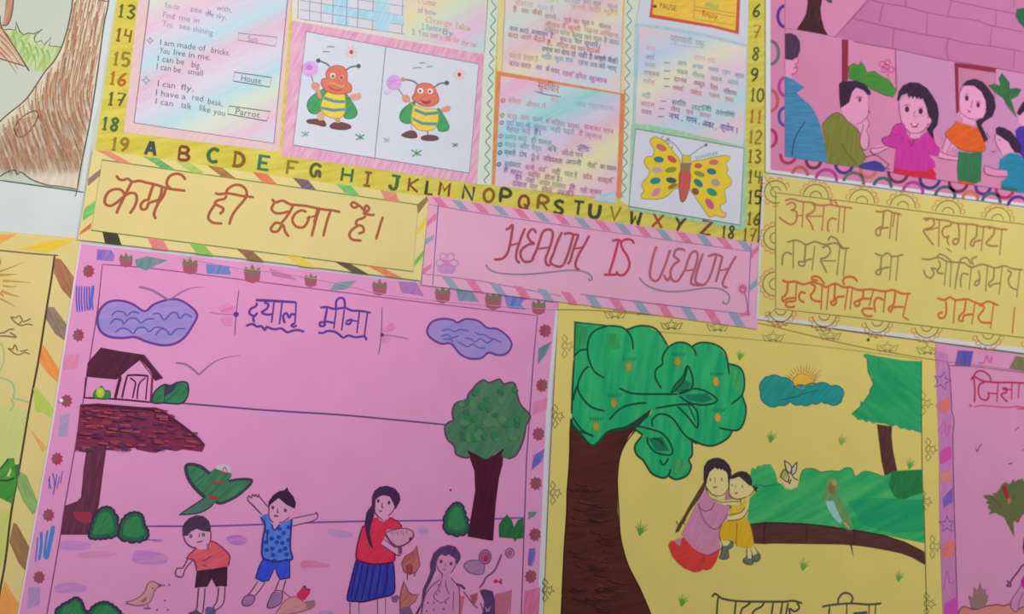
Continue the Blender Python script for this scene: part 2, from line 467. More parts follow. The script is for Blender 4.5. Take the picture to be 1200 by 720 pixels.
# poems in English
p = s.part('poem_panel', F(I('163,-90 346,-90 341,0 327,178 145,155 162,0'), cr((226, 198, 190), (222, 186, 196), 60)), z=2)
s.part('panel_ground', F(I('178,-90 340,-90 337,0 321,168 157,144 175,0'), ('rb', RBW, -38, 5.2, 0.02)), S(I('178,-90 175,0 157,144 321,168 337,0 340,-90'), (150, 105, 120), 1.1, smooth=False), z=8, parent=p)
def lines(base, rows, h=7, col=INK):
    out = []
    for text, a, b in rows:
        q = base(a+' '+b)
        out.append(T(text, q[0], q[1], h, col))
    return out
A = Z(160, 0, 6); B = Z(160, 90, 6)
s.part('poem_text', lines(A, (('You can', '195,52', '300,70'), ('see  it', '380,80', '530,105'), ('with,', '560,70', '670,88'), ('Find', '185,120', '265,135'), ('me in', '300,140', '440,165'), ('the sky,', '480,110', '630,140'),
       ('You', '180,178', '250,196'), ('see', '300,200', '375,212'), ('shining', '395,220', '535,248')), 6, (150, 140, 165)),
       lines(A, (('I am made of', '165,315', '485,360'), ('bricks.', '525,370', '655,392'), ('You', '160,372', '230,384'), ('live in me.', '260,385', '520,425'), ('I can be', '148,430', '335,455'), ('big.', '385,470', '450,482'),
       ('I can be', '140,486', '310,513'), ('small', '360,520', '465,535')), 6.2, (110, 100, 115)),
       lines(B, (('I can', '148,66', '270,82'), ('fly.', '310,90', '400,104'), ('I have a', '135,130', '345,160'), ('red', '390,160', '465,175'), ('beak,', '500,190', '605,210'),
       ('I can', '132,190', '255,210'), ('talk', '310,215', '385,230'), ('like', '440,235', '515,255'), ('you', '540,262', '620,277')), 6.2, (110, 108, 120)), z=14, parent=p)
for q, word, a, b, c in ((A('715,232 990,262 975,325 718,282'), 'Sun', '780,290', '850,300', (160, 140, 165)), (A('690,508 950,545 935,612 680,570'), 'House', '735,568', '875,590', (105, 105, 115)), (B('652,205 940,245 915,312 640,262'), 'Parrot', '695,262', '865,290', (95, 110, 115))):
    base = A if word != 'Parrot' else B
    s.part('answer_box', S(q, c, 1.2, smooth=False, closed=True), lines(base, ((word, a, b),), 6.5, c), z=14, parent=p)
s.part('bullet_mark', star(A('95,285')[0][0], A('95,285')[0][1], 4, (140, 140, 155), 1.1, 4), z=14, parent=p)
s.part('bullet_mark', star(A('68,565')[0][0], A('68,565')[0][1], 5, (110, 155, 165), 1.2, 4), z=14, parent=p)

# crossword
A = Z(330, 0, 4.8)
p = s.part('crossword_panel', F(A('50,-430 1165,-430 1160,300 1140,315 600,215 60,115'), cr((216, 220, 206), (224, 206, 206), 60)), z=2)
s.part('panel_ground', F(A('690,-430 1160,-430 1140,300 690,205'), ('rb', ((190, 212, 224), (226, 184, 212), (202, 222, 190), (228, 214, 160), (226, 196, 180)), -42, 6.0, 0.1)), S(A('1180,-300 1160,0 1140,300'), (130, 140, 130), 1.0, smooth=False), z=6, parent=p)
cols = (105, 170, 235, 300, 378, 440, 525, 605, 690)
def rowy(x, k): return 2+52*k+(x-105)*0.147
cells = [F(A(f'105,{rowy(105,-8)} 690,{rowy(690,-8)} 690,{rowy(690,2)} 105,{rowy(105,2)}'), (214, 210, 220))]
BL = cr((160, 205, 226), (190, 215, 228), 70)
for ci, ks in ((2, (0,)), (3, (-1, 0, 1)), (4, (0,)), (5, (0,)), (6, (-3, -2, -1, 0, 1)), (7, (0,)), (1, (-3,)), (5, (-3,)), (4, (-3,))):
    for k in ks:
        a, b = cols[ci], cols[ci+1]
        cells.append(F(A(f'{a},{rowy(a,k)} {b},{rowy(b,k)} {b},{rowy(b,k+1)} {a},{rowy(a,k+1)}'), BL))
s.part('crossword_cell', cells, z=9, parent=p)
s.part('crossword_grid', [S(A(f'{x},{rowy(x,-8)} {x-14},{rowy(x,2)}'), (120, 128, 148), 1.0, smooth=False) for x in cols],
       [S(A(f'105,{rowy(105,k)} 690,{rowy(690,k)}'), (135, 140, 155), 0.9, smooth=False) for k in range(-8, 3)], z=12, parent=p)
s.part('clue_text', lines(A, (('1. Colour', '770,20', '870,35'), ('of bow', '765,70', '870,90'),), 7, (200, 130, 180)), lines(A, (('Orange', '810,125', '960,150'),), 7, (222, 150, 140)), lines(A, (('Yellow', '975,160', '1065,178'),), 8, (180, 180, 80)),
       lines(A, (('2. Rainbow', '790,165', '900,180'), ('By', '905,190', '965,205')), 7, (120, 165, 180)), lines(A, (('3. You see', '735,195', '880,215'),), 7, (190, 130, 160)), lines(A, (('in the sky', '890,225', '1000,240'), ('after rain', '1010,250', '1095,268')), 7, (222, 150, 120)), z=12, parent=p)

# bee worksheet in its pink frame
p = s.part('bee_panel', F(A('60,118 310,160 1160,308 1172,330 1110,1045')+Z(330, 120, 4.8)('1110,462 600,385 0,300'), cr((230, 182, 204), (218, 150, 184), 70)), z=5)
s.part('panel_ground', F(I('359,37 561,75 550,203 343.5,170'), (212, 214, 226)), S(I('359,37 561,75 550,203 343.5,170'), (120, 110, 130), 1.0, smooth=False, closed=True), S(I('452,55 439,187'), (95, 100, 115), 1.1, smooth=False), z=10, parent=p)
GW, BY, TE, RD, SH = cr((64, 150, 92), (88, 165, 108), 60), cr((232, 200, 62), (238, 210, 96), 50), (96, 150, 158), cr((216, 112, 98), (222, 130, 112), 30), (120, 78, 78)
def bee(Q, k, parts):
    b = s.part('drawn_bee', *parts['body'], z=22, parent=None)
    for n, q in parts.items():
        if n == 'body': continue
        h = len(q)//2
        pieces = [[i] for i in q] if n in ('wing', 'shoe') else [q[:h], q[h:]] if n == 'antenna' else [q[:-1], q[-1:]] if n == 'hand' else [q]
        for i in pieces: s.part(n, i, z={'wing': 16, 'shoe': 18}.get(n, 34), parent=b)
B1 = Z(345, 60, 6)
bee(B1, 0, {
 'body': [F(B1('165,435 210,435 205,485 165,480'), (222, 170, 140), True), F(B1('285,470 325,470 320,505 295,505'), (205, 150, 120)), FS(B1('235,285 290,300 350,300 358,400 350,440 320,470 250,465 200,430 185,390 205,330'), BY, (190, 160, 70), 1.0),
          F(B1('212,318 280,342 352,345 356,367 280,364 206,340'), TE), F(B1('188,388 270,404 360,400 356,420 270,427 184,408'), TE)],
 'wing': [FS(B1('225,262 170,285 110,330 90,380 110,430 160,440 195,400 215,330'), GW, (60, 125, 80), 1.0), FS(B1('355,295 400,350 440,420 430,460 390,475 350,462 355,380'), GW, (60, 125, 80), 1.0)],
 'shoe': [FS(B1('90,485 140,478 200,482 222,515 210,530 150,515 95,505'), SH, (95, 60, 65), .8), FS(B1('250,525 280,503 330,500 390,520 395,540 350,553 270,545'), SH, (95, 60, 65), .8)],
 'head': [FS(B1('300,100 350,115 372,160 372,210 400,240 400,280 370,295 320,302 260,295 215,270 190,225 200,195 225,190 225,150 250,115'), RD, (190, 90, 85), 1.0), E(*B1('270,172')[0], 3.2, 3.2, (232, 214, 200)), E(*B1('330,184')[0], 3.2, 2.6, (200, 160, 130)),
          E(*B1('271,176')[0], 1.5, 1.7, (95, 90, 70)), E(*B1('330,186')[0], 1.5, 1.5, (95, 90, 80)), S(B1('245,225 290,232 330,250 355,240'), (228, 160, 100), 2.2), S(B1('240,250 290,275 340,270'), (190, 85, 85), 1.6)],
 'antenna': [S(B1('248,108 222,85 170,66'), (110, 112, 125), 1.8), E(*B1('168,66')[0], 2.5, 2.5, (90, 92, 105)), S(B1('365,132 400,110 450,103'), (110, 112, 125), 1.8), E(*B1('452,104')[0], 2.5, 2.5, (90, 92, 105))],
 'hand': [S(B1('120,175 137,228'), (150, 130, 125), 1.3), F(B1('125,225 155,220 180,235 175,262 190,320 175,335 150,280 125,260'), (222, 150, 130), True), F(B1('395,305 430,300 462,293 470,330 425,345 395,335'), (226, 160, 145), True)],
 'flower_ball': [E(*B1('112,122')[0], 9.5, 9.2, cr((212, 150, 214), (222, 184, 224), 20, 2)), E(*B1('105,115')[0], 4, 3.5, (196, 128, 204))]})
B2 = Z(445, 70, 6)
bee(B2, 0, {
 'body': [S(B2('222,440 226,492'), (205, 160, 130), 1.6), S(B2('335,495 340,530'), (130, 90, 85), 1.8), FS(B2('245,320 320,345 400,350 412,420 390,480 340,500 270,490 225,440 225,380'), BY, (190, 160, 70), 1.0),
          F(B2('245,340 320,370 412,362 410,384 320,394 242,362'), TE), F(B2('226,402 300,438 405,442 400,464 300,460 232,425'), TE)],
 'wing': [FS(B2('240,295 165,345 140,400 160,440 215,447 225,395 245,330'), GW, (60, 125, 80), 1.0), FS(B2('410,340 455,400 488,470 470,500 420,502 405,470 412,410'), GW, (60, 125, 80), 1.0)],
 'shoe': [FS(B2('157,525 210,500 250,508 262,545 215,552 165,540'), SH, (95, 60, 65), .8), FS(B2('293,545 340,530 400,538 412,560 370,570 305,565'), SH, (95, 60, 65), .8)],
 'head': [FS(B2('320,165 365,175 395,215 415,270 410,300 370,325 310,325 260,300 230,270 248,230 258,190 285,170'), RD, (190, 90, 85), 1.0), E(*B2('286,218')[0], 3.4, 3.4, (236, 228, 224)), E(*B2('355,222')[0], 3.2, 3.2, (236, 224, 220)), E(*B2('284,220')[0], 1.4, 1.6, (80, 80, 70)), E(*B2('352,224')[0], 1.4, 1.6, (80, 80, 70)),
          F(B2('285,278 320,294 362,288 340,312 308,308'), (170, 60, 75), True)],
 'antenna': [S(B2('270,176 230,148 170,138'), (110, 112, 125), 1.8), E(*B2('165,138')[0], 2.4, 2.4, (190, 150, 130)), S(B2('382,195 420,170 468,160'), (110, 112, 125), 1.8), E(*B2('472,163')[0], 2.7, 2.7, (90, 92, 105))],
 'hand': [S(B2('130,205 165,250'), (120, 110, 110), 1.3), F(B2('160,255 190,245 212,265 210,290 180,300 165,285'), (222, 150, 130), True), S(B2('205,285 235,330'), (200, 160, 130), 1.8), F(B2('430,345 470,325 498,328 492,360 455,368 432,362'), (222, 150, 135), True)],
 'flower_ball': [E(*B2('102,160')[0], 8.8, 8.8, cr((206, 140, 210), (222, 184, 224), 20, 2)), E(*B2('60,225')[0], 4, 3.2, cr((222, 190, 224), (214, 200, 224)))]})
def halo(x, y):
    return [E(x, y, 6, 6, (222, 204, 204)), [S([(x+4.5*math.cos(a), y+4.5*math.sin(a)), (x+8*math.cos(a), y+8*math.sin(a))], (222, 180, 160), 1.0) for a in [i*.7 for i in range(9)]], E(x, y, 2.2, 2.6, (190, 70, 80))]
s.part('drawn_sun', halo(*A('392,293')[0]), z=16, parent=p); s.part('drawn_sun', halo(*A('1000,420')[0]), z=16, parent=p)
for q in ('255,264 278,262 298,265', '230,292 250,290 272,292', '738,384 762,380 788,382', '778,356 792,353 808,355', '815,378 835,374 852,374'):
    s.part('drawn_bird', S(A(q), (130, 130, 145), 1.2), z=16, parent=p)
C = Z(330, 120, 4.8)
for x, y, r, c in ((132, 178, 22, (130, 175, 150)), (440, 195, 26, (70, 140, 105)), (590, 212, 18, (165, 180, 175)), (758, 285, 30, (70, 150, 100)), (975, 240, 16, (110, 140, 130))):
    s.part('drawn_grass_tuft', [S(C(f'{x-r},{y-r*.6} {x},{y} {x+r*.9},{y+r*.5}'), c, 1.5), S(C(f'{x+r},{y-r*.5} {x},{y+3} {x-r*.8},{y+r*.7}'), c, 1.5), S(C(f'{x},{y-r*.7} {x+4},{y+r*.6}'), c, 1.4)], z=16, parent=p)

# Hindi sayings between the wavy green strips
A = Z(560, 0, 6); B = Z(560, 110, 6)
GS = cr((204, 220, 200), (214, 222, 212), 80)
p = s.part('wavy_strip', F(I('574,-90 588,-90 584,0 580,84 576,217 559,216 566,90 571,0'), GS), z=6)
def wave(x0, y0, x1, y1, n, amp, c):
    q = []
    for i in range(4*n+1):
        t = i/(4*n); q.append((x0+(x1-x0)*t+amp*math.sin(t*n*2*math.pi), y0+(y1-y0)*t))
    return S(q, c, 1.2)
s.part('wavy_line', wave(582, -70, 570, 215, 19, 2.8, (98, 130, 135)), z=10, parent=p)
p = s.part('wavy_strip', F(I('734,-90 753,-90 749,0 745,28 738,242 727,236 733,0'), GS), z=6)
s.part('wavy_line', wave(740, -70, 731, 232, 20, 2.8, (98, 130, 135)), S(A('1150,0 1146,150'), (90, 120, 90), 1.2), z=10, parent=p)
p = s.part('saying_panel', F(I('588,-90 738,-90 733,0 732,112 582,86 584,0'), cr((228, 212, 150), (222, 200, 150), 80)), z=8)
s.part('panel_ground', F(I('596,-90 734,-90 731,0 727,110 588,86 592,0'), ('rb', ((228, 204, 204), (196, 214, 224), (226, 196, 212), (228, 216, 180), (228, 184, 196), (206, 216, 206)), -40, 5.0, 0.2)), S(I('596,-90 592,0 588,86'), (190, 150, 120), 1.0, smooth=False), S(I('734,-90 731,0 727,110'), (190, 150, 120), 1.0, smooth=False), z=12, parent=p)
C2 = Z(570, 0, 7.06)
def hl(rows, h=7, base=C2):
    out = []
    for text, a, b, c in rows:
        q = base(a+' '+b); out.append(T(text, q[0], q[1], h, soft(c)))
    return out
s.part('saying_text', hl((('जीवन में', '480,10', '600,28', (200, 185, 110)), ('सीखो', '640,15', '780,38', (110, 160, 185)), ('सदा कुछ', '800,30', '950,52', (130, 140, 150)), ('फूल', '1000,65', '1090,80', (140, 130, 150)),
   ('हँसना', '240,40', '390,60', (222, 150, 160)), ('गाना है', '420,75', '560,95', (190, 160, 215)), ('कभी नहीं भूलो', '700,70', '1090,128', (222, 160, 80)),
   ('है', '220,95', '255,100', (200, 70, 70)), ('साथ', '290,105', '350,115', (170, 90, 70)), ('कैसे', '380,118', '460,132', (190, 80, 60)), ('सपने ,', '485,150', '600,168', (170, 110, 90)), ('पूछे का', '640,180', '770,200', (200, 90, 70)), ('फूल न', '790,200', '890,215', (150, 90, 110)), ('बोलना', '930,225', '1030,250', (140, 110, 140)),
   ('जीवन में खुशी', '480,215', '780,262', (222, 110, 90)), ('पढ़ना लिखना', '810,262', '1095,318', (206, 140, 110)), ('परिश्रम करना', '480,258', '690,300', (150, 170, 130)), ('सुख का मूल है सदा', '710,305', '1100,372', (80, 165, 120)),
   ('काम करते', '190,250', '350,282', (110, 100, 160)), ('अनुशासन', '370,280', '510,305', (110, 105, 165)), ('है ,', '530,310', '565,318', (80, 90, 150)), ('समय का', '610,340', '710,360', (110, 130, 180)), ('मान', '730,355', '790,368', (80, 120, 170)), ('सुधार।', '810,370', '940,400', (80, 120, 150)),
   ('सदा आगे बढ़ते', '180,305', '490,352', (220, 110, 120)), ('हैं,', '500,370', '545,378', (200, 90, 80)), ('विद्या का मान', '580,385', '820,430', (206, 100, 130)), ('बढ़ाओ', '830,425', '940,445', (220, 110, 110)),
   ('सच्चा मन साफ रहे', '460,420', '740,468', (60, 100, 165)), ('यही है', '760,470', '880,490', (50, 110, 160)), ('अच्छी नीति।', '890,490', '1090,530', (50, 70, 130)),
   ('मिल जुल कर', '460,485', '720,520', (110, 175, 215)), ('रहना सब', '760,530', '920,560', (120, 150, 190)), ('को भाए', '930,560', '1080,590', (90, 130, 170)), ('सत्य ही', '190,470', '290,490', (222, 190, 130)), ('ईश्वर है', '310,490', '430,510', (206, 190, 90)),
   ('करत करत', '190,540', '370,568', (200, 80, 180)), ('अभ्यास', '410,572', '460,582', (150, 80, 190)), ('के मनन,', '490,585', '610,615', (140, 90, 170)), ('जड़मति', '630,620', '730,640', (220, 90, 170)), ('होत सुजान', '740,640', '1000,690', (220, 80, 190))), 5.8), z=18, parent=p)
p = s.part('saying_panel', F(I('582,83 733,110 728,232 576,216'), cr((226, 146, 98), (222, 128, 84), 70)), z=16)
s.part('panel_ground', F(I('587,89 727,111 722,234 580,218'), ('rb', ((140, 208, 210), (186, 214, 226), (230, 170, 206), (228, 196, 200), (230, 222, 160), (226, 180, 200), (206, 196, 226)), -36, 4.6, 0.3)), z=20, parent=p)
O = (206, 110, 60)
s.part('saying_text', lines(A, (('सुविचार', '420,625', '570,655'),), 9, (190, 80, 60)), S(A('400,640 480,665 585,680'), (90, 90, 110), 1.1),
   hl((('शिक्षा', '215,60', '305,72', (222, 110, 70)), ('जीवन में', '335,88', '480,105', (200, 110, 130)), ('सदा', '510,50', '570,60', (222, 140, 160)), ('का प्रकाश', '690,85', '960,120', (150, 160, 180)),
    ('बड़ा', '205,170', '275,180', (225, 90, 130)), ('काम', '300,180', '360,190', (200, 110, 150)), ('करने', '385,192', '455,202', (130, 110, 190)), ('से मिलता', '475,205', '615,232', (190, 90, 150)), ('सम्मान', '630,235', '715,250', (190, 90, 130)), ('सबका मान', '745,245', '955,285', (215, 80, 130)),
    ('यदि आप भी', '200,220', '370,245', (120, 110, 200)), ('पुस्तक', '390,245', '485,262', (150, 110, 200)), ('नहीं', '510,262', '580,275', (120, 150, 180)), ('पढ़ते', '600,275', '680,288', (80, 170, 165)), ('है ज्ञान', '710,290', '870,325', (190, 110, 190)),
    ('मेहनत', '200,262', '290,275', (160, 100, 170)), ('करो', '310,275', '370,282', (190, 120, 190)), ('है।', '395,285', '440,292', (90, 90, 170)), ('समय सदा', '190,318', '350,335', (90, 180, 190)), ('ही चलता', '375,340', '520,365', (60, 165, 160)), ('है', '690,395', '800,410', (150, 100, 200)),
    ('साहस', '190,370', '270,380', (130, 170, 200)), ('और धैर्य', '295,380', '450,405', (90, 170, 160)), ('से', '485,400', '560,412', (60, 140, 140)), ('जीतो मन', '590,430', '740,450', (150, 110, 190)),
    ('ज्ञानी', '185,425', '265,438', (40, 110, 140)), ('दोष', '290,440', '345,448', (60, 120, 140)), ('ढूँढ़ के', '375,460', '430,470', (90, 110, 130)), ('निकालता', '460,470', '595,492', (130, 80, 140)), ('अपनी', '620,492', '730,505', (110, 110, 140)), ('नीति', '770,515', '840,528', (100, 120, 110)), ('का पालन', '860,525', '975,545', (100, 95, 100)),
    ('अहंकार', '185,505', '305,520', (70, 130, 150)), ('कभी', '335,530', '400,540', (200, 90, 150)), ('शांति', '425,545', '490,555', (190, 100, 160)), ('नहीं', '520,560', '580,570', (150, 120, 120)), ('पाता है', '610,575', '700,590', (150, 150, 130)), ('सदैव', '740,595', '805,605', (200, 90, 120)), ('शक्ति', '845,615', '965,632', (190, 100, 110)),
    ('है सदा', '180,545', '310,580', (120, 90, 180)), ('पवित्र', '355,580', '440,592', (190, 90, 150)), ('होता है।', '470,600', '590,618', (150, 110, 100)), ('मन', '260,600', '310,610', (150, 80, 190)), ('रखो', '340,620', '400,630', (160, 90, 190)), ('अच्छा', '430,635', '510,650', (170, 130, 100)), ('व्यवहार', '520,650', '620,670', (150, 160, 120)), ('है', '640,670', '690,680', (190, 90, 170)), ('यही ज्ञान', '720,690', '870,710', (170, 90, 170)),
    ('दिखाता', '245,645', '345,660', (150, 80, 190)), ('मार्ग', '365,665', '420,675', (180, 90, 150)), ('सबको', '450,685', '525,695', (190, 100, 110)), ('सही', '560,705', '680,720', (190, 90, 180))), 5.7, B),
   [S(ell(*B(f'{x},{y}')[0], 2.0, 2.0, n=10), c, 1.1, smooth=False, closed=True) for x, y, c in ((180, 45, O), (175, 148, (222, 150, 90)), (170, 200, (190, 120, 160)), (165, 295, (190, 120, 200)), (160, 355, (110, 120, 190)), (158, 412, (50, 110, 150)), (150, 495, (80, 90, 100)))], z=24, parent=p)
C = Z(680, 220, 4.8)
s.part('blue_patch', F(C('70,70 120,35 195,25 200,88 130,80'), cr((150, 205, 220), (200, 206, 226), 30)), z=23, parent=p)

# right-hand column of the chart
A = Z(720, 0, 6)
p = s.part('game_panel', F(I('753,-90 880,-90 877,0 876,53 745,30 750,0'), (208, 210, 224)), z=12)
s.part('panel_ground', F(A('275,-500 905,-500 885,0 875,242 690,195 245,122 260,0'), (206, 88, 72)), F(A('290,-500 885,-500 862,0 850,215 690,175 268,100 275,0'), cr((236, 184, 66), (240, 198, 84), 30)), z=16, parent=p)
s.part('game_text', lines(A, (('PAUSE', '320,55', '435,78'), ('Enjoy', '620,110', '725,135')), 7, (130, 95, 50)), S(A('565,-100 560,130'), (140, 120, 60), 1.0), S(A('560,45 850,95'), (140, 120, 60), 1.0), S(A('562,70 850,120'), (140, 120, 60), 1.0), S(A('565,135 840,175'), (150, 125, 60), .9), F(A('640,10 735,25 735,65 640,50'), (196, 196, 96)),
       E(*A('285,45')[0], 2.3, 2.0, (110, 70, 50)), lines(A, (('Play', '645,45', '730,60'),), 5, (170, 160, 90)), z=20, parent=p)
p = s.part('synonym_panel', F(I('744,27 780,31 820,38 876,52 873,176 742,150'), cr((160, 196, 210), (186, 206, 216), 80)), z=14)
s.part('panel_ground', F(A('175,185 380,215 620,255 930,335 918,720')+Z(720, 120, 6)('905,318 148,165'), ('rb', ((226, 194, 214), (230, 222, 190), (186, 206, 232), (228, 194, 206), (176, 212, 226)), -34, 4.8, 0.15)), z=18, parent=p)
Y = Z(735, 50, 8)
s.part('synonym_text', lines(A, (('पर्यायवाची', '395,285', '545,310'), ('शब्द', '570,318', '635,328')), 7.5, (150, 150, 130)), S(A('390,305 500,325 635,335'), (170, 170, 150), .8),
   hl((('शब्द', '185,70', '270,78', (222, 150, 185)), ('पर्याय शब्द', '625,155', '835,190', (206, 150, 200)), ('अग्नि', '175,155', '270,165', (120, 110, 180)), ('कमल', '165,222', '265,238', (120, 160, 110)), ('राक्षस', '155,300', '305,320', (150, 100, 90)), ('गणेश', '150,378', '260,398', (206, 130, 100)), ('नदी', '135,510', '220,525', (60, 150, 165)), ('बादल', '130,590', '260,608', (190, 90, 150)), ('आकाश', '130,662', '230,680', (120, 90, 180)),
    ('आग', '475,212', '560,220', (90, 160, 170)), ('अनल', '610,238', '715,250', (70, 150, 200)), ('पावक', '765,265', '860,280', (70, 150, 210)), ('दहन', '890,292', '970,305', (110, 170, 190)), ('ज्वाला', '1010,320', '1100,335', (110, 140, 170)),
    ('पंकज', '470,290', '570,305', (70, 170, 120)), ('नीरज', '610,318', '730,340', (100, 180, 130)), ('जलज', '780,350', '890,370', (90, 180, 120)), ('सरोज', '945,385', '1045,400', (120, 190, 140)),
    ('दानव', '440,360', '560,380', (140, 70, 110)), ('असुर', '620,392', '730,415', (150, 90, 120)), ('दैत्य', '780,430', '850,445', (170, 80, 90)), ('निशाचर', '900,470', '1030,500', (150, 70, 100)),
    ('गणपति', '430,440', '540,460', (180, 100, 140)), ('लंबोदर', '590,475', '700,500', (210, 110, 110)), ('गजानन', '770,505', '870,525', (222, 140, 140)), ('एकदंत', '920,545', '1000,560', (222, 130, 110)),
    ('सरिता', '420,575', '555,598', (50, 130, 140)), ('तटिनी', '605,622', '795,650', (50, 150, 130)), ('तरंगिणी', '830,668', '1010,705', (50, 150, 120)), ('मेघ', '410,640', '500,655', (206, 110, 160)), ('घन', '555,665', '620,680', (222, 100, 150)), ('जलधर', '680,690', '790,710', (222, 150, 170))), 5.8, Y),
   lines(Z(720, 120, 6), (('नभ ,', '385,112', '480,130'), ('गगन ,', '505,135', '600,155'), ('अंबर ,', '620,165', '720,190'), ('व्योम ।', '745,190', '865,215')), 7.5, (120, 100, 180)),
   [S(Y(f'{x},{y} {x+55},{y+3}'), c, 1.1) for x, y, c in ((345, 185, (130, 150, 150)), (345, 262, (130, 150, 150)), (345, 335, (110, 110, 150)), (345, 408, (130, 120, 160)), (315, 545, (80, 150, 170)), (300, 615, (140, 120, 180)), (290, 690, (110, 100, 180)))], z=22, parent=p)
A = Z(720, 120, 6)
p = s.part('butterfly_panel', F(I('740,145 760,146 800,154 876,173 874,268 868,270 737,246'), cr((150, 196, 160), (176, 206, 176), 70)), z=18)
s.part('panel_ground', F(I('745,151 872,174 867.5,264 737,242'), (214, 214, 226)), S(I('745,151 872,174 867.5,264 737,242'), (85, 120, 105), 1.4, smooth=False, closed=True), z=22, parent=p)
Q = Z(740, 150, 6)
b = s.part('drawn_butterfly', FS(Q('345,305 412,310 410,400 390,480 365,520 345,500 335,400'), cr((204, 98, 96), (196, 84, 84), 80), (140, 80, 60), 1.0), F(Q('350,245 418,245 412,310 345,305'), (150, 120, 96)), FS(Q('360,190 415,195 418,248 355,248'), (214, 190, 66), (150, 110, 80), .9, False), z=42)
YW = cr((232, 204, 50), (226, 194, 62), 60)
s.part('wing', FS(Q('345,250 290,160 240,100 180,65 140,75 135,110 160,150 150,195 105,205 90,240 110,280 130,300 110,350 80,380 75,415 90,440 70,470 75,495 120,500 190,500 250,480 300,430 330,410'), YW, (176, 140, 80), 1.1), z=30, parent=b)
s.part('wing', FS(Q('420,250 500,225 600,200 680,195 692,215 665,250 680,290 670,320 705,370 690,410 655,440 665,520 625,545 640,590 665,600 650,630 590,615 550,625 500,560 440,470 410,420'), YW, (176, 140, 80), 1.1), z=30, parent=b)
for x, y, rx, ry, rot, c in ((210, 138, 40, 22, 25, (206, 110, 110)), (192, 222, 36, 22, 8, (56, 130, 140)), (285, 220, 38, 20, 35, (200, 84, 80)), (180, 296, 38, 20, 5, (190, 160, 176)), (278, 295, 42, 20, -10, (140, 150, 60)), (168, 372, 38, 24, -8, (40, 140, 140)), (280, 368, 38, 20, 10, (50, 100, 90)), (290, 410, 38, 16, -25, (150, 120, 70)), (175, 452, 38, 22, -40, (214, 130, 170)),
                     (470, 266, 28, 18, 0, (200, 88, 84)), (578, 242, 34, 20, 0, (214, 110, 110)), (478, 324, 40, 18, 20, (140, 145, 60)), (563, 306, 34, 22, 15, (44, 120, 130)), (470, 388, 38, 22, 40, (50, 125, 120)), (592, 384, 34, 24, 25, (180, 150, 150)), (566, 452, 40, 24, 30, (44, 150, 110)), (450, 446, 28, 22, 45, (130, 90, 60)), (550, 534, 44, 24, 55, (206, 90, 130))):
    q = Q(f'{x},{y}')[0]
    s.part('wing_spot', E(q[0], q[1], rx/6, ry/6, c, rot), z=36, parent=b)
s.part('antenna', S(Q('360,192 310,120 255,80'), (170, 130, 160), 1.0), S(Q('418,192 470,150 522,120'), (150, 120, 140), 1.0), E(*Q('525,119')[0], 1.8, 1.8, (120, 110, 140)), E(*Q('257,80')[0], 1.6, 1.6, (140, 120, 170)), z=36, parent=b)
s.part('butterfly_text', T("Let's", *Q('205,72 290,150'), 5, (90, 160, 185)), T('counter', *Q('455,222 615,185'), 5.5, (90, 165, 190)), z=30, parent=b)

# ------------------------------------------------------------------ yellow motto strip
s = Sheet('yellow_motto_strip', 'yellow paper strip with brown lettered motto, under the alphabet row, striped border', 'banner',
          I('109,175 300,203 503,231 493,329 300,305 91,281'), 2.4*MM, (226, 207, 140))
A = Z(80, 160, 4.8); B = Z(300, 180, 4.8)
oTL, oTR, oBR, oBL = I('109,175 503,231 493,329 91,281')
iTL, iTR, iBR, iBL = I('119.6,187.5 490,240 484,318.5 107,270')
s.part('inner_panel', F([iTL, iTR, iBR, iBL], (224, 204, 137)), S([iTL, iTR, iBR, iBL], (110, 125, 80), 1.3, smooth=False, closed=True), z=4)
def tx(x): return (x-109)/394
for x, sh, c in ((112, .055, cr((226, 130, 110), (222, 150, 120))), (168, .05, cr((84, 165, 100), (130, 185, 110))), (206, .05, cr((160, 190, 90), (190, 200, 110))), (243, .05, cr((150, 110, 70), (180, 130, 70))), (296, .045, cr((226, 110, 80), (222, 140, 90))), (343, .05, cr((140, 110, 120), (120, 90, 100))), (394, .06, cr((110, 180, 100), (130, 195, 110))), (446, .05, cr((226, 120, 110), (222, 150, 130)))):
    s.part('border_stripe', band(oTL, oTR, iTL, iTR, tx(x), .045, sh-.01, c), z=8)
for x, c in ((122, (72, 66, 50)), (178, cr((222, 120, 130), (226, 140, 130))), (230, cr((130, 185, 80), (150, 190, 90))), (290, cr((160, 115, 80), (140, 100, 70))), (351, cr((230, 195, 60), (226, 200, 90))), (412, cr((80, 70, 55), (110, 95, 70))), (453, cr((222, 120, 80), (226, 140, 100)))):
    t = (x-92)/402
    s.part('border_stripe', band(iBL, iBR, oBL, oBR, t-.04, .048, .045, c), z=8)
for a, b_, c in ((A('185,180 180,220 110,280 112,238'), 0, (150, 120, 116)), (A('155,360 145,430 85,475 82,440 95,400'), 0, cr((110, 180, 100), (140, 195, 110))), (A('130,485 125,520 62,555 70,535'), 0, cr((222, 130, 80), (200, 110, 70))),
                 (B('960,240 970,262 912,340 905,290'), 0, (150, 120, 70)), (B('960,350 955,400 905,460 905,430'), 0, cr((232, 205, 60), (226, 195, 80))), (B('945,540 938,580 890,640 895,600'), 0, cr((110, 180, 90), (130, 190, 100)))):
    s.part('border_stripe', F(a, c), z=8)
MO, ML = (170, 92, 66), 3.0
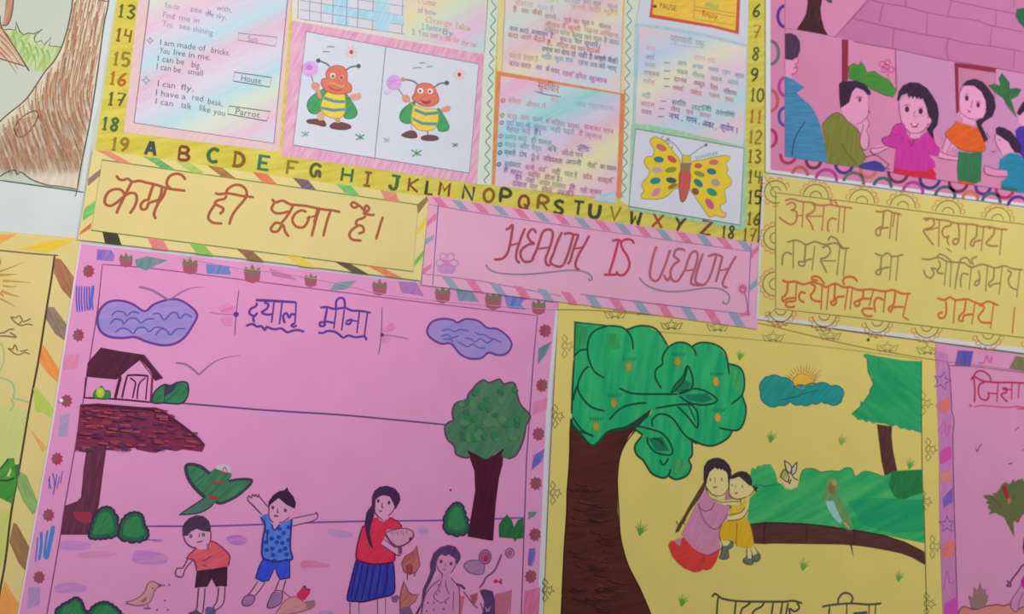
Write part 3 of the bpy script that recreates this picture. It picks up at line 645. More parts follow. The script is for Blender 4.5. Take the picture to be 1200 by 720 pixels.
s.part('motto_word', [S(A(q), MO, ML) for q in ('270,218 285,240 310,245 335,238 360,255 400,250 440,260 480,268 520,280 560,292 610,300 660,305', '358,255 340,290 320,330 300,370 280,410 272,435', '318,330 300,302 260,297 225,315 207,350 210,380 240,390 275,370 315,335',
   '315,335 350,318 380,325 385,360 370,400 345,435', '480,270 465,310 450,360', '455,360 430,360 408,385 415,410 440,405 455,375 500,360 522,350', '550,292 535,335 510,370 490,410 483,440 493,465', '528,285 520,330 500,380', '575,292 555,270 560,240 580,218 610,210 640,218 660,245')], z=12)
s.part('motto_word', [S(A(q), MO, ML) for q in ('825,318 850,325 890,320 930,325 980,335 1045,342', '890,330 880,350 840,360 825,378 850,392 872,405 866,425 850,436', '830,378 800,420 788,460 815,485 867,490', '1002,340 980,370 945,410 920,450 905,497', '890,325 895,300 930,275 970,275 1000,300 1005,340')], z=12)
s.part('motto_word', [S(B(q), MO, ML) for q in ('90,255 110,275 150,265 190,285 230,290 280,295 330,305 380,315 430,320 475,330', '105,275 88,310 110,335 150,335 185,325', '210,290 190,330 165,365 140,395', '140,395 110,390 85,420 95,440 125,435 150,400 165,440 185,468', '285,330 255,320 220,340 205,375 225,410 265,415 290,385 300,350', '285,365 335,350', '358,310 338,370 313,468', '345,310 325,390', '420,322 400,380 378,468')], z=12)
s.part('motto_word', [S(B(q), MO, ML) for q in ('600,335 640,345 668,345', '618,350 600,365 570,375 565,400 600,410 605,440 575,450', '575,405 540,430 525,460 545,485 595,490', '620,340 600,310 570,285 545,275 535,290 555,305 582,290', '620,335 612,310 622,292 637,310 625,328', '715,355 700,400 675,485')], z=12)

# ------------------------------------------------------------------ pink motto strip
s = Sheet('pink_motto_strip', 'pink paper strip lettered HEALTH IS WEALTH with pink and grey striped border', 'banner',
          I('503,229 889,285 888,386 680,357 494,334'), 2.8*MM, (230, 168, 199))
A = Z(480, 220, 4.8); B = Z(680, 220, 4.8)
s.part('border_line', S(A('110,95 300,128 600,175 1200,260'), (170, 110, 175), 1.2, smooth=False), S(B('240,260 600,310 960,360'), (170, 110, 175), 1.2, smooth=False), S(A('168,50 160,110 130,550'), (120, 95, 170), 1.3, smooth=False),
       S(A('80,485 400,525 850,610'), (170, 110, 175), 1.2, smooth=False), S(B('0,600 400,652 960,715'), (150, 100, 170), 1.2, smooth=False), S(B('962,310 955,450 945,700'), (150, 100, 165), 1.3, smooth=False), z=4)
PS, GSx = cr((226, 110, 150), (222, 130, 165), 50), cr((150, 155, 185), (140, 165, 180), 50)
oa, ob_ = A('100,48')[0], B('1003,312')[0]; ia, ib = A('100,92')[0], B('1003,366')[0]
for i in range(16):
    s.part('border_stripe', band(oa, ob_, ia, ib, .012+i*.0615, .026, .026, PS if i % 2 == 0 else GSx), z=8)
oa, ob_ = A('75,490')[0], B('950,712')[0]; ia, ib = A('75,545')[0], B('950,785')[0]
for i in range(13):
    s.part('border_stripe', band(oa, ob_, ia, ib, .058+i*.073, .028, .026, GSx if i % 2 == 0 else PS), z=8)
for q, c in (('148,140 150,175 98,220 100,190', PS), ('140,262 135,290 85,325 90,290', GSx), ('125,425 122,455 72,490 80,455', PS)):
    s.part('border_stripe', F(A(q), c), z=8)
for q, c in (('1005,322 1003,352 955,412 958,365', PS), ('1003,505 1000,545 950,590 952,550', GSx), ('948,690 960,715 880,730 900,712', PS)):
    s.part('border_stripe', F(B(q), c), z=8)
RI = (172, 74, 92)
s.part('motto_word', [S(A(q), RI, 3.1) for q in ('540,237 560,228 580,210 575,260 565,320 550,370 520,400 475,405', '650,228 625,290 605,350 600,400 620,425', '565,325 625,310', '712,257 700,235 680,240 665,270 680,300 700,315 670,320 630,350 625,385 645,415 680,415 700,395', '690,400 715,350 735,290 750,250 780,235 805,250 800,300 780,360 765,400 772,432 792,437', '725,345 790,335',
   '858,250 830,310 810,370 793,410 800,430 840,445 867,435', '868,262 900,255 925,265 945,262', '922,265 905,330 885,390 868,432', '952,262 935,310 915,370 905,410 888,430', '1012,268 985,320 955,370 935,420 938,452 957,462', '925,345 978,335')], z=12)
RI2 = (196, 62, 90)
s.part('motto_word', [S(B(q), RI2, 3.2) for q in ('178,300 210,293 228,302', '215,298 200,360 180,430 163,482', '133,490 165,490 205,490', '302,317 290,295 255,292 230,312 242,350 268,390 277,440 250,487 218,492 203,470')], z=12)
RI3 = (182, 96, 110)
s.part('motto_word', [S(B(q), RI3, 3.1) for q in ('430,330 415,370 400,430 392,490 410,522 437,520 460,480 480,430 500,370 508,350', '470,490 490,522 507,500', '592,357 570,345 540,350 528,385 557,410 530,430 508,470 515,515 540,528 562,512', '560,512 590,460 610,400 630,365 655,360 660,400 640,470 623,530 640,547 692,548', '590,468 650,460', '692,370 670,430 653,490 650,530 690,548 714,530',
   '718,387 760,375 798,387', '767,380 750,440 730,500 713,532', '802,385 790,430 775,490 763,532', '877,385 850,430 825,480 803,530 808,555 830,562', '785,467 840,455')], z=12)
SW = (140, 130, 150)
s.part('underline_flourish', S(A('428,432 450,460 500,480 600,488 700,485 800,475 900,465 970,470 1015,490 1028,515 1012,522 1008,508'), SW, 1.9), z=12)
s.part('underline_flourish', S(B('332,505 360,540 420,570 500,585 600,580 700,565 780,568 825,590 840,620 830,650 808,652 803,636'), SW, 1.9), z=12)
fx, fy = A('212,425')[0]
s.part('drawn_flower', E(fx-1, fy+6, 11, 6, (206, 140, 200)), [S(ell(fx+8*math.cos(a), fy+8*math.sin(a), 5, 4, math.degrees(a), n=10), (176, 140, 190), 1.0, closed=True) for a in [i*1.047 for i in range(6)]], E(fx, fy, 3, 3, (232, 120, 190)), E(fx-2, fy-5, 3, 2.2, (230, 150, 210)), z=12)
fx, fy = B('915,570')[0]
s.part('drawn_flower', [S([(fx, fy), (fx+9*math.cos(a), fy+9*math.sin(a))], (176, 110, 170), 1.2, taper=True) for a in [i*.52 for i in range(12)]], E(fx, fy, 4.4, 5, (222, 84, 130)), E(fx, fy+.5, 1.8, 2.4, (232, 150, 170)), S([(fx+2, fy+5), (fx+5, fy+16), (fx+6, fy+32)], (130, 110, 160), 1.2), z=12)

# ------------------------------------------------------------------ yellow prayer poster
s = Sheet('yellow_verse_poster', 'yellow poster with three lines of brown and orange verse and scalloped border', 'poster',
          I('894,205 1000,219 1100,231 1290,256 1290,424 1200,414 1060,396 940,380 886,374'), 3.1*MM, (221, 202, 118))
A = Z(880, 200, 6); B = Z(1000, 190, 6); C = Z(880, 290, 6); D = Z(1000, 300, 6)
s.part('white_margin', F(I('886,374 940,380 1060,396 1200,414 1290,424 1290,418 1200,408 1060,391 940,375.5 890,370'), (218, 212, 208)), z=2)
s.part('white_margin', F(I('894,205 889,300 886,374 889,372 892,300 897,206'), (216, 210, 206)), z=2)
DK, OR = (112, 100, 52), (216, 140, 92)
s.part('border_line', S(I('909,226 1000,237 1080,248 1200,263 1290,275'), DK, 1.2, smooth=False), S(I('909,226 909,300 909,362'), DK, 1.3, smooth=False), S(I('909,362 1000,372 1090,383 1200,396 1290,407'), DK, 1.2, smooth=False), S(I('895,206 909,226'), DK, 1.2), S(I('896,373 909,362'), DK, 1.3), z=6)
def scallop(cx, cy, r, a0, a1):
    out = [S(ell(cx, cy, r*.78, r*.78, a0=a0, a1=a1, n=14), DK, 1.4, smooth=False), S(ell(cx, cy, r*.36, r*.36, a0=a0, a1=a1, n=10), DK, 1.3, smooth=False)]
    n = 7
    for i in range(n):
        a = math.radians(a0+(a1-a0)*(i+.5)/n)
        x, y = cx+r*.9*math.cos(a), cy+r*.9*math.sin(a)
        out.append(S(ell(x, y, r*.15, r*.15, a0=math.degrees(a)-110, a1=math.degrees(a)+110, n=6), OR, 1.5, smooth=False))
    return out
for x, y in ((956, 231), (1010, 237), (1058, 243), (1111, 250), (1169, 258), (1222, 264)):
    s.part('scallop', scallop(x, y, 19, -172, 7), z=6)
for x, y in ((915, 363), (966, 369), (1028, 376), (1086, 382), (1158, 391), (1215, 398)):
    s.part('scallop', scallop(x, y, 18, 7, 172), z=6)
for x, y in ((909, 279), (908, 333)):
    s.part('scallop', scallop(x, y, 18, 90, 270), z=6)
s.part('scallop', scallop(909, 225, 17, 70, 350), z=6)
V1, V1b, V2, V3 = (172, 122, 74), (190, 116, 80), (150, 128, 84), (206, 104, 58)
def word(base, col, w, *qs): s.part('verse_word', [S(base(q), col, w) for q in qs], z=10)
word(A, V1b, 2.6, '240,210 290,200 340,215 380,220 430,225 460,240 500,245 560,240 600,250 650,255 715,265', '250,245 280,225 310,235 310,265 285,280 315,285 325,320 310,365 280,378 240,360 195,325', '315,320 365,315', '370,220 360,400', '430,225 452,260 430,295 390,320 420,370 440,420', '400,322 500,320', '515,245 500,425', '605,345 570,335 545,360 540,410 550,430', '625,255 612,435', '662,262 650,440', '610,245 585,210 560,215 575,238')
word(A, V1, 2.7, '875,285 920,290 960,280 1000,295 1060,310', '935,290 930,340 925,390 905,400 880,420 885,455 910,450 915,410 970,400', '992,298 975,480', '1010,305 998,400', '1037,305 1020,495')
word(B, V1, 2.7, '490,400 540,395 590,405 650,410 720,430 780,435 850,440 900,455 960,455 1020,470 1085,475', '505,415 550,395 570,430 550,460 495,480 530,540 565,585', '510,482 600,460', '605,410 600,595', '690,420 685,445 640,460 625,495 645,530 672,520 660,550 675,585', '655,605 692,632', '740,440 745,500 740,560 715,580 700,560 715,540 740,545', '797,440 785,615', '870,450 865,520 835,550 825,580 845,590 855,560 900,550', '917,460 900,625', '950,470 985,460 990,500 960,540 935,570 965,590 1020,590', '1045,480 1030,655')
word(A, V2, 2.4, '255,505 310,490 350,500 390,520 450,500 520,520 600,510 640,545 695,545', '290,590 255,575 225,600 220,670', '300,500 297,690', '385,520 380,600 370,640 340,640 340,665 375,670 385,635 430,620', '450,530 430,700', '500,545 540,530 560,570 530,610 490,625 510,670 535,720', '500,635 600,635', '625,540 605,740', '670,550 650,745', '545,495 560,465 600,480 620,510 650,545')
word(C, V2, 2.4, '870,40 920,60 960,40 1000,65 1075,50', '920,60 915,110 910,150 885,165 880,185 905,190 925,150 975,140', '990,60 975,230', '1037,62 1020,235')
word(D, V2, 2.4, '480,20 540,25 600,10 660,40 720,45 780,50 830,80 900,60 950,70 1000,85 1060,70 1120,90 1195,98', '590,18 605,-12 650,5 700,45', '495,95 510,140 545,155 568,120 550,85 600,100', '600,30 612,70 590,115 640,125', '657,45 640,210', '690,50 680,220', '745,60 730,130 715,235', '745,60 760,20 800,15 828,60', '812,130 770,125 755,165 757,222', '832,70 815,237', '845,65 832,25 870,5', '880,100 890,150 880,200 855,207 862,180 885,170', '945,75 930,250', '990,90 985,160 955,190 960,215 985,200 1032,190', '1047,80 1025,270', '1080,100 1112,120 1090,170 1110,220 1155,240', '1172,95 1150,290')
word(C, V3, 3.0, '220,230 260,245 310,240 370,260 430,245 490,260 530,280 590,255 650,280 700,280 760,300 830,295 880,300 940,310 1000,300 1060,325 1125,325', '260,245 255,310 240,340 220,355 230,382 255,362 310,355', '322,243 315,378', '312,378 255,385 248,412 275,422 312,415', '387,325 355,315 340,340 345,370 377,387', '420,255 452,275 440,310 420,340 440,372 498,382', '502,270 493,437', '547,278 533,442', '520,260 480,210 440,205 428,225 475,232', '660,265 648,235 670,210 720,210 752,242', '592,262 585,370 563,382 575,407 600,390 605,352 660,345', '682,285 660,442', '714,290 698,437', '792,300 785,360 755,375 728,387 740,412 765,402 770,365 840,360', '862,302 832,412', '860,432 800,430 783,452 810,482 857,482', '932,370 890,355 868,390 875,457', '947,311 932,457', '1017,308 1005,400 980,415 968,437 985,452 1005,422 1078,420', '1105,325 1070,487', '1070,487 1112,512')
word(D, V3, 3.0, '590,295 640,310 680,290 720,310 800,305 840,320 900,340 950,320 1022,350', '650,315 655,390 640,432 610,437 598,410 632,395', '717,312 703,477', '792,315 780,390 750,420 743,452 770,457 780,420 842,410', '857,328 833,482', '880,345 922,360 900,400 878,430 905,467 972,470', '987,340 965,512', '1135,360 1118,547')

# ------------------------------------------------------------------ pink poster with the children at the wall
s = Sheet('pink_children_poster', 'pink poster of children outside a house, ringed border, above the yellow verse poster', 'poster',
          I('897,-90 1290,-90 1290,255 1200,242 1000,216 897,202'), 1.4*MM, (218, 216, 222))
SK = (226, 150, 190)
s.part('pink_field', F(I('903,-90 1290,-90 1290,251 1200,238.5 1000,212 903,199'), PINK2), z=2)
s.part('frame_line', S(I('920,-90 920,183'), (140, 80, 130), 1.0, smooth=False), S(I('920,183 1000,194.5 1100,211 1200,226 1290,240'), (130, 70, 120), 1.1, smooth=False), z=5)
A = Z(880, 0, 6); B = Z(880, 120, 6); C = Z(1000, 0, 6); D = Z(1000, 120, 6); G = Z(1100, 60, 6)
def ring(cx, cy, r, w, a0, a1, c, ky=1.0):
    return F(ell(cx, cy, r, r*ky, a0=a0, a1=a1, n=16)+ell(cx, cy, r-w, r*ky-w, a0=a1, a1=a0, n=16), c)
RC = {'r': (180, 52, 92), 'm': (122, 48, 78), 'p': (88, 48, 142), 'o': (206, 112, 70), 'n': (62, 62, 138), 'g': (108, 106, 112), 'b': (78, 84, 150), 'gr': (70, 100, 104), 'mg': (184, 58, 152), 'br': (190, 92, 92)}
for base, x, y, r, a0, a1, c in ((A, 240, 115, 62, 95, 265, 'p'), (A, 240, 610, 54, 95, 265, 'mg'), (B, 240, 100, 54, 95, 265, 'b'), (B, 262, 375, 64, 12, 195, 'r'), (B, 440, 412, 62, 8, 188, 'm'), (B, 655, 438, 70, 8, 188, 'p'), (B, 825, 472, 66, 5, 188, 'o'), (B, 1035, 495, 78, 8, 190, 'm'),
                              (D, 538, 535, 80, 8, 190, 'n'), (D, 738, 565, 74, 8, 190, 'm'), (D, 912, 595, 62, 8, 188, 'p'), (D, 1065, 610, 72, 8, 188, 'r'),
                              (A, 140, 370, 66, -90, 90, 'g'), (A, 140, 708, 60, -90, 90, 'br'), (B, 140, 252, 50, -90, 90, 'r'),
                              (B, 345, 518, 64, 188, 368, 'br'), (B, 530, 555, 84, 188, 368, 'mg'), (B, 722, 575, 82, 190, 370, 'g'), (B, 926, 602, 72, 188, 368, 'gr'), (B, 1140, 640, 80, 188, 368, 'mg'),
                              (D, 646, 672, 80, 190, 370, 'gr'), (D, 822, 690, 64, 188, 368, 'o'), (D, 970, 712, 74, 190, 370, 'gr'), (D, 1158, 742, 80, 188, 368, 'p')):
    q = base(f'{x},{y-9 if a0 > 185 else y}')[0]
    s.part('border_ring', ring(q[0], q[1], r/6, 3.8, a0, a1, RC[c], 1.38 if abs(a1-a0) == 180 and a0 in (95, -90, 90) or a0 == 95 else 1.0), z=8)
t = s.part('drawn_tree', F(A('395,-400 505,-400 500,0 490,60 497,130 515,200 545,250 430,228 320,208 360,150 388,95 398,30'), cr((58, 24, 36), (76, 34, 42), 80)), z=10)
s.part('leaf', F(A('525,0 535,-40 575,-40 570,22 545,18'), (60, 80, 70)), z=14, parent=t)
s.part('ground_line', S(A('240,200 320,208'), (150, 80, 130), 1.0), S(A('545,250 600,262'), (140, 70, 120), 1.0), z=9)
LNE = (118, 58, 96)
h = s.part('drawn_house', F(I('1018,-4 979,43 1050,58 1116,72 1166,80 1290,104 1290,-90 1018,-90'), (188, 110, 156)), S(A('1020,345 1025,640'), (150, 90, 140), 1.0), F(I('1050,58 1116,73 1166,81 1290,103 1290,215 1140,200 1052,110'), (198, 132, 176)), z=10)
s.part('roof_lines', S(A('840,-10 710,130 590,260'), LNE, 1.1, smooth=False), [S(C(q), LNE, 1.0) for q in ('0,290 120,315 290,345 540,400 700,430 1000,480 1200,515', '100,-10 200,20 360,45 510,85 690,120 850,140 970,180 1200,225', '0,132 270,195 510,245 670,270 780,300 970,325 1200,365', '670,0 860,40 1000,70 1200,105', '210,30 190,110 185,160', '370,0 365,45', '520,90 515,240', '690,10 665,105', '1005,75 1000,180', '975,180 960,325', '285,200 275,335', '670,270 655,340 668,420', '1135,360 1125,480', '295,345 300,640', '980,-10 975,5', '1130,-10 1130,45')], z=14, parent=h)
s.part('pillar', F(A('640,275 685,280 682,565 640,570'), (142, 40, 58)), z=16, parent=h)
s.part('door_frame', F(C('710,440 1005,478 1000,512 738,475 742,790 722,800'), (142, 36, 62)), F(C('738,475 1000,512 1000,720 742,790'), (190, 118, 150)), S(C('1002,510 990,700'), (150, 70, 110), 1.0), z=16, parent=h)
b = s.part('drawn_bush', FS(A('685,470 720,445 760,458 772,428 800,468 815,510 870,500 930,545 970,560 1025,640 1000,682 950,672 840,622 780,580 690,552'), cr((62, 128, 48), (78, 140, 58), 20), (70, 95, 60), 1.0, False), z=18)
s.part('flower', [S(ell(*A(f'{x},{y}')[0], 3.2, 3.2, n=10), (196, 62, 140), 1.2, closed=True) for x, y in ((922, 450), (962, 440), (988, 488), (938, 490), (952, 470))], S(A('965,505 965,545'), (180, 70, 130), 1.0), z=20, parent=b)
HR = cr((46, 26, 52), (62, 36, 66), 60)
# man in blue
m = s.part('drawn_man', F(A('240,420 330,412 330,440 310,452 326,480 315,512 292,518 290,560 240,560'), SK), S(A('330,412 330,440 310,452 326,470 300,478 326,482 315,512 292,518 290,540'), (150, 60, 110), 1.1), z=20)
s.part('hair', F(A('240,236 280,232 320,250 345,290 347,350 330,400 290,424 255,418 240,408'), cr((84, 52, 84), (70, 44, 74), 80)), z=26, parent=m)
s.part('robe', F(A('240,535 300,560 378,615 322,655 390,720')+B('400,0 440,50 470,110 495,180 510,250 525,340 535,422 380,405 240,380'), cr((58, 124, 170), (80, 140, 180), 10)), S(B('385,135 330,210 300,290 290,375'), (40, 60, 100), 1.5), S(A('322,655 240,660'), (50, 100, 150), 1.2), z=26, parent=m)
# boy in olive
m = s.part('drawn_boy', F(A('690,720 710,650 745,612 800,640 830,690 828,720')+B('835,0 835,60 815,110 830,130 828,250 820,320 790,335 770,300 765,210 740,160 690,140 640,80 630,30'), SK),
  S(A('710,650 690,720'), LNE, 1.0), S(A('830,675 826,720'), LNE, 1.0), S(B('826,0 830,60 812,110 770,145 745,150'), LNE, 1.1), S(B('815,110 832,150 815,200 830,250 822,320 795,335 770,300 765,260 785,190 790,150'), LNE, 1.1), E(*A('765,702')[0], 1.8, 2.8, (130, 44, 80)), S(A('735,690 760,680 785,688'), (130, 50, 90), 1.2), F(B('628,0 670,-6 668,12 640,16'), (60, 30, 60)), S(B('800,385 880,372 930,405 970,440 950,460 975,470'), LNE, 1.1), S(B('820,60 838,72'), (120, 50, 80), 2), z=20)
s.part('hair', F(A('620,590 645,570 740,568 800,590 840,640 843,668 820,665 790,635 740,615 710,650 695,690 690,720 665,740 630,760 622,680'), HR), z=26, parent=m)
s.part('shirt', F(B('500,160 540,110 590,75 630,82 700,150 765,210 768,290 800,368 822,382 790,420 750,455 640,445 530,428 520,280'), cr((120, 118, 48), (132, 130, 60), 80)), S(B('500,160 540,110 590,75 630,82 700,150 765,210 768,290 800,368 822,382'), (90, 80, 50), 1.1), S(B('640,290 680,360 740,430'), (90, 88, 44), 1.2), S(B('740,180 765,240 760,300'), (170, 80, 70), 1.0), z=26, parent=m)
s.part('drawn_bag', F(B('750,450 790,425 870,410 915,425 950,468 935,488 850,478 770,465'), cr((58, 58, 138), (70, 66, 150), 10)), z=24)
# girl in magenta
m = s.part('drawn_girl', F(C('345,690 400,665 470,700 520,740 520,800 400,850')+D('515,80 540,110 555,130 540,155 510,180 470,215 470,250 400,255 390,210 350,170 330,100 322,0'), SK), F(D('120,325 200,295 240,300 245,325 160,365 125,345'), SK), F(D('590,335 640,360 740,385 738,410 640,400 590,385'), SK), S(D('325,0 325,60 345,150 395,210 430,218 470,212 510,180 525,150'), LNE, 1.1), S(D('520,110 545,100 555,125 540,150 520,150'), LNE, 1.0),
  S(D('240,300 180,320 130,325 120,340 150,365 245,322'), LNE, 1.1), S(D('595,335 660,370 740,385'), LNE, 1.0), S(D('590,385 650,400 735,410'), LNE, 1.0), E(*D('378,48')[0], 2.5, 3.6, (80, 30, 60)), E(*D('474,62')[0], 2.5, 3.6, (80, 30, 60)), S(D('355,25 380,15 400,25'), (90, 40, 70), 1.0), S(D('460,35 490,35'), (90, 40, 70), 1.0), S(D('435,60 425,90 440,98'), LNE, 1.0), F(D('400,145 430,155 462,148 445,178 415,175'), (170, 50, 90)), F(D('412,152 450,155 435,165 415,162'), (236, 200, 210)), S(D('400,210 395,240'), LNE, .9), z=20)
s.part('hair', F(C('308,700 320,640 350,600 400,578 460,582 520,620 562,680 590,730 603,800 592,880 560,920 570,990 545,960 515,910 545,870 550,840 530,820 515,760 490,690 470,700 462,680 450,700 430,675 420,698 405,675 390,695 380,655 340,670 318,715'), HR), z=28, parent=m)
s.part('blouse', F(D('370,195 355,155 320,148 285,170 255,232 202,255 225,300 300,322 285,460 430,485 530,485 578,455 575,420 530,365 600,382 612,322 585,300 560,240 510,205 465,250 430,258 390,245'), cr((208, 54, 158), (190, 50, 150), 80)), S(D('370,195 355,155 320,148 285,170 255,232 202,255 225,300 300,322'), (140, 30, 110), 1.1), S(D('390,260 410,310 430,260'), (130, 40, 110), 1.6), S(D('255,240 330,225'), (140, 30, 110), 1.0), z=26, parent=m)
s.part('skirt_hem', F(D('285,460 430,484 520,482 548,455 582,500 582,546 430,525 283,498'), cr((214, 38, 72), (200, 36, 70), 10)), z=28, parent=m)
# girl in orange
m = s.part('drawn_girl', F(G('155,470 145,400 145,300 180,250 240,240 300,280 330,350 335,410 310,470 255,490 250,525 165,505'), SK), F(D('690,270 660,240 640,280 620,340 650,365 700,310 730,340 720,310'), SK), S(G('160,250 145,320 150,420 200,465 255,482 305,470'), LNE, 1.1), S(G('320,405 335,412 325,430'), LNE, 1.0), E(*G('198,330')[0], 2.2, 3.4, (90, 40, 70)), E(*G('278,378')[0], 2.2, 3.2, (90, 40, 70)), S(G('180,310 200,298 215,308'), LNE, .9), S(G('260,355 285,352 300,365'), LNE, .9), S(G('240,345 228,390 238,398'), LNE, 1.0), F(G('198,405 225,428 235,415 215,432'), (130, 30, 70)), S(D('655,240 625,335'), LNE, 1.0), S(D('690,280 655,360'), LNE, 1.0), S(G('165,460 165,500'), LNE, 1.0), z=20)
s.part('hair', F(G('160,245 200,205 255,193 310,215 350,260 390,320 403,390 380,460 320,495 300,520 330,580 350,620 320,642 300,590 275,540 262,490 310,470 335,425 330,350 300,285 250,245 200,240'), HR), [S(G(q), (150, 50, 70), 1.4) for q in ('335,570 360,610', '330,600 345,640')], z=28, parent=m)
s.part('top', F(G('130,490 95,530 48,580 70,620 110,660 180,700 310,708 332,670 310,590 285,540 230,528 165,508'), cr((222, 100, 38), (212, 84, 30), 30)), S(G('130,490 95,530 48,580 70,620 110,660 180,700 310,708 332,670'), (160, 60, 50), 1.1), z=26, parent=m)
s.part('skirt', F(D('740,345 820,355 905,350 898,555 860,572 735,545 730,460'), cr((44, 108, 66), (56, 120, 76), 80)), F(D('735,548 860,573 830,582 745,572'), (210, 84, 60)), z=26, parent=m)
pl = s.part('drawn_plant', F(G('445,150 500,222 500,262 545,258 585,268 555,320 510,340 535,420 550,470 450,330 400,295 345,240 395,228 432,242 422,190'), cr((40, 92, 62), (58, 110, 64), 60)), S(G('470,290 490,270'), (130, 60, 60), 2.0), z=18)
# child in teal, and one behind
m = s.part('drawn_child', F(D('1140,340 1100,355 1050,370 1030,330 1010,300 1000,260 1005,225 1050,235 1100,290'), SK), F(D('925,448 1000,470 1080,480 1085,518 1000,520 928,500'), (222, 138, 180)), S(D('925,448 1000,470 1080,480 1085,518 1000,520 928,500'), LNE, 1.1, closed=True), S(D('1000,220 995,260 1020,320 1040,350'), LNE, 1.0), S(D('1022,262 1035,270'), (80, 30, 60), 1.8), S(D('970,345 990,350 1000,340'), (170, 60, 100), 1.5), z=22)
s.part('hair', F(D('1000,185 1020,170 1060,178 1110,205 1145,250 1180,300 1180,355 1140,355 1110,320 1090,280 1040,245 1005,222'), HR), z=28, parent=m)
s.part('shirt', F(D('1030,400 1100,355 1160,365 1200,395 1400,480 1400,670 1200,640 1040,612 1040,560 1085,520 1080,480 1022,470'), cr((30, 122, 158), (44, 134, 164), 20)), S(D('1200,395 1175,380'), (40, 60, 100), 1), F(D('1040,590 1150,605 1150,630 1040,612'), (40, 110, 100)), z=26, parent=m)
m = s.part('drawn_child', F(D('1160,80 1200,60 1400,60 1400,220 1200,180 1165,140'), SK), z=22)
s.part('hair', F(D('1150,75 1165,40 1190,0 1220,-20 1400,-30 1400,80 1200,65 1170,95'), HR), z=28, parent=m)
s.part('shirt', F(D('1138,200 1165,172 1200,165 1400,190 1400,440 1200,395 1160,350'), cr((66, 40, 150), (80, 50, 160), 30)), z=25, parent=m)
s.part('drawn_leaf', F(C('1200,55 1150,62 1138,110 1165,160 1200,195 1400,200 1400,60'), (40, 96, 66)), z=16)
s.part('drawn_stem', S(D('1068,0 1100,50 1145,105'), (50, 80, 60), 2.2, taper=True), z=14)

# ------------------------------------------------------------------ pink village poster
s = Sheet('pink_village_poster', 'large pink poster of village children, two clouds and a hut under the yellow motto strip', 'poster',
          I('93,286 300,309 655,352 655,362 645,480 634,790 8,790 60,500'), 1.0*MM, PINK)
s.part('white_margin', F(I('655,362 645,480 634,790 627,790 640,480 651,362'), (212, 210, 216)), z=1)
s.part('white_margin', F(I('93,286 60,500 8,790 10,790 62,500 95,287'), (220, 212, 218)), z=1)
PL = (110, 70, 130)
s.part('frame_line', S(I('120,310 180,315 300,330 500,355 630,370'), (160, 80, 130), 1.2), S(I('120,310 115,360 96,480 76,593 71,627 55,720 42,790'), (135, 80, 125), 1.2, smooth=False), S(I('630,370 625,424 617,540 611,720 608,790'), PL, 1.3, smooth=False), z=4)
A = Z(80, 290, 4.8); B = Z(250, 310, 4.8); C = Z(450, 330, 4.8); D = Z(0, 240, 6); G = Z(0, 360, 6); H = Z(0, 480, 6); K = Z(0, 600, 6)
BER, BEG = (186, 62, 92), (112, 110, 98)
def pot(base, x, y, r, k=4.8):
    cx, cy = base(f'{x},{y}')[0]; r = r/k
    s.part('border_pot', F([(cx-r, cy-r*.35), (cx+r, cy-r*.2), (cx+r*.85, cy+r*.8), (cx, cy+r*1.1), (cx-r*.8, cy+r*.8)], cr((176, 80, 108), (166, 96, 112), 40)), F([(cx-r, cy-r*.3), (cx-r*.8, cy-r*.9), (cx-r*.3, cy-r*.5), (cx, cy-r*1.2), (cx+r*.35, cy-r*.5), (cx+r*.9, cy-r*.8), (cx+r, cy-r*.1), (cx, cy+r*.05)], (128, 118, 92)), z=8)
for b_, x, y, r in ((A, 325, 72, 38), (A, 685, 105, 44), (A, 1035, 150, 48), (B, 548, 90, 36), (B, 935, 130, 42), (C, 330, 75, 44), (C, 615, 108, 48), (C, 870, 145, 40)):
    pot(b_, x, y, r)
def berry(x, y, r=6.5, flip=False):
    q = []
    for i in range(18):
        a = 2*math.pi*i/18; k = r*(1.12 if i % 2 else .84); q.append((x+k*math.cos(a), y+k*1.12*math.sin(a)))
    d = r*.45 if flip else -r*.45
    s.part('border_berry', F(q, cr((176, 58, 90), (150, 84, 100), 60, 1.4)), F(ell(x+d, y-r*.1, r*.45, r*.8, 20, n=9), cr((126, 96, 98), (160, 80, 98), 60, 1.4)), z=8)
for x, y in ((104, 318), (92, 393), (78, 470), (67, 538), (57, 604), (46, 677)): berry(x, y)
for x, y in ((639, 388), (635, 452), (631, 509), (628, 567), (627, 627), (622, 676)): berry(x, y, 6.8, True)
def patch(name, q, c, c2=None, z=8):
    s.part(name, F(q, cr(c, c2 or tuple(int(v*.6+w*.4) for v, w in zip(c, PINK)), 70), False), z=z)
patch('border_patch', A('165,12 240,15 262,45 255,80 160,70'), (120, 100, 190))
patch('border_patch', A('375,70 440,50 560,72 480,108 440,130 385,110'), (80, 140, 130))
patch('border_patch', A('775,92 905,110 915,155 780,148'), (80, 130, 195))
patch('border_patch', A('1130,120 1240,150 1290,185 1150,160'), (190, 110, 160))
patch('border_patch', B('690,100 805,92 750,140 655,145'), (90, 150, 150))
patch('border_patch', B('1040,95 1140,100 1185,178 1060,160'), (165, 110, 180))
patch('border_patch', C('405,42 490,45 535,115 420,108'), (90, 140, 155))
patch('border_patch', C('680,80 800,95 770,130 800,160 700,150 685,120'), (80, 120, 195))
s.part('border_patch', [S(A(f'{x},{215+i} {x-2},{290} {x+4-i*.3},{365-i*2}'), (96, 90, 190), 1.4) for i, x in enumerate((48, 62, 76, 92, 106, 120, 136))], S(A('140,215 132,290 120,350'), (90, 110, 200), 3.0), z=8)
patch('border_patch', G('450,340 560,330 545,430 445,440'), (222, 130, 170))
patch('border_patch', H('425,40 490,30 475,190 410,190'), (160, 150, 190))
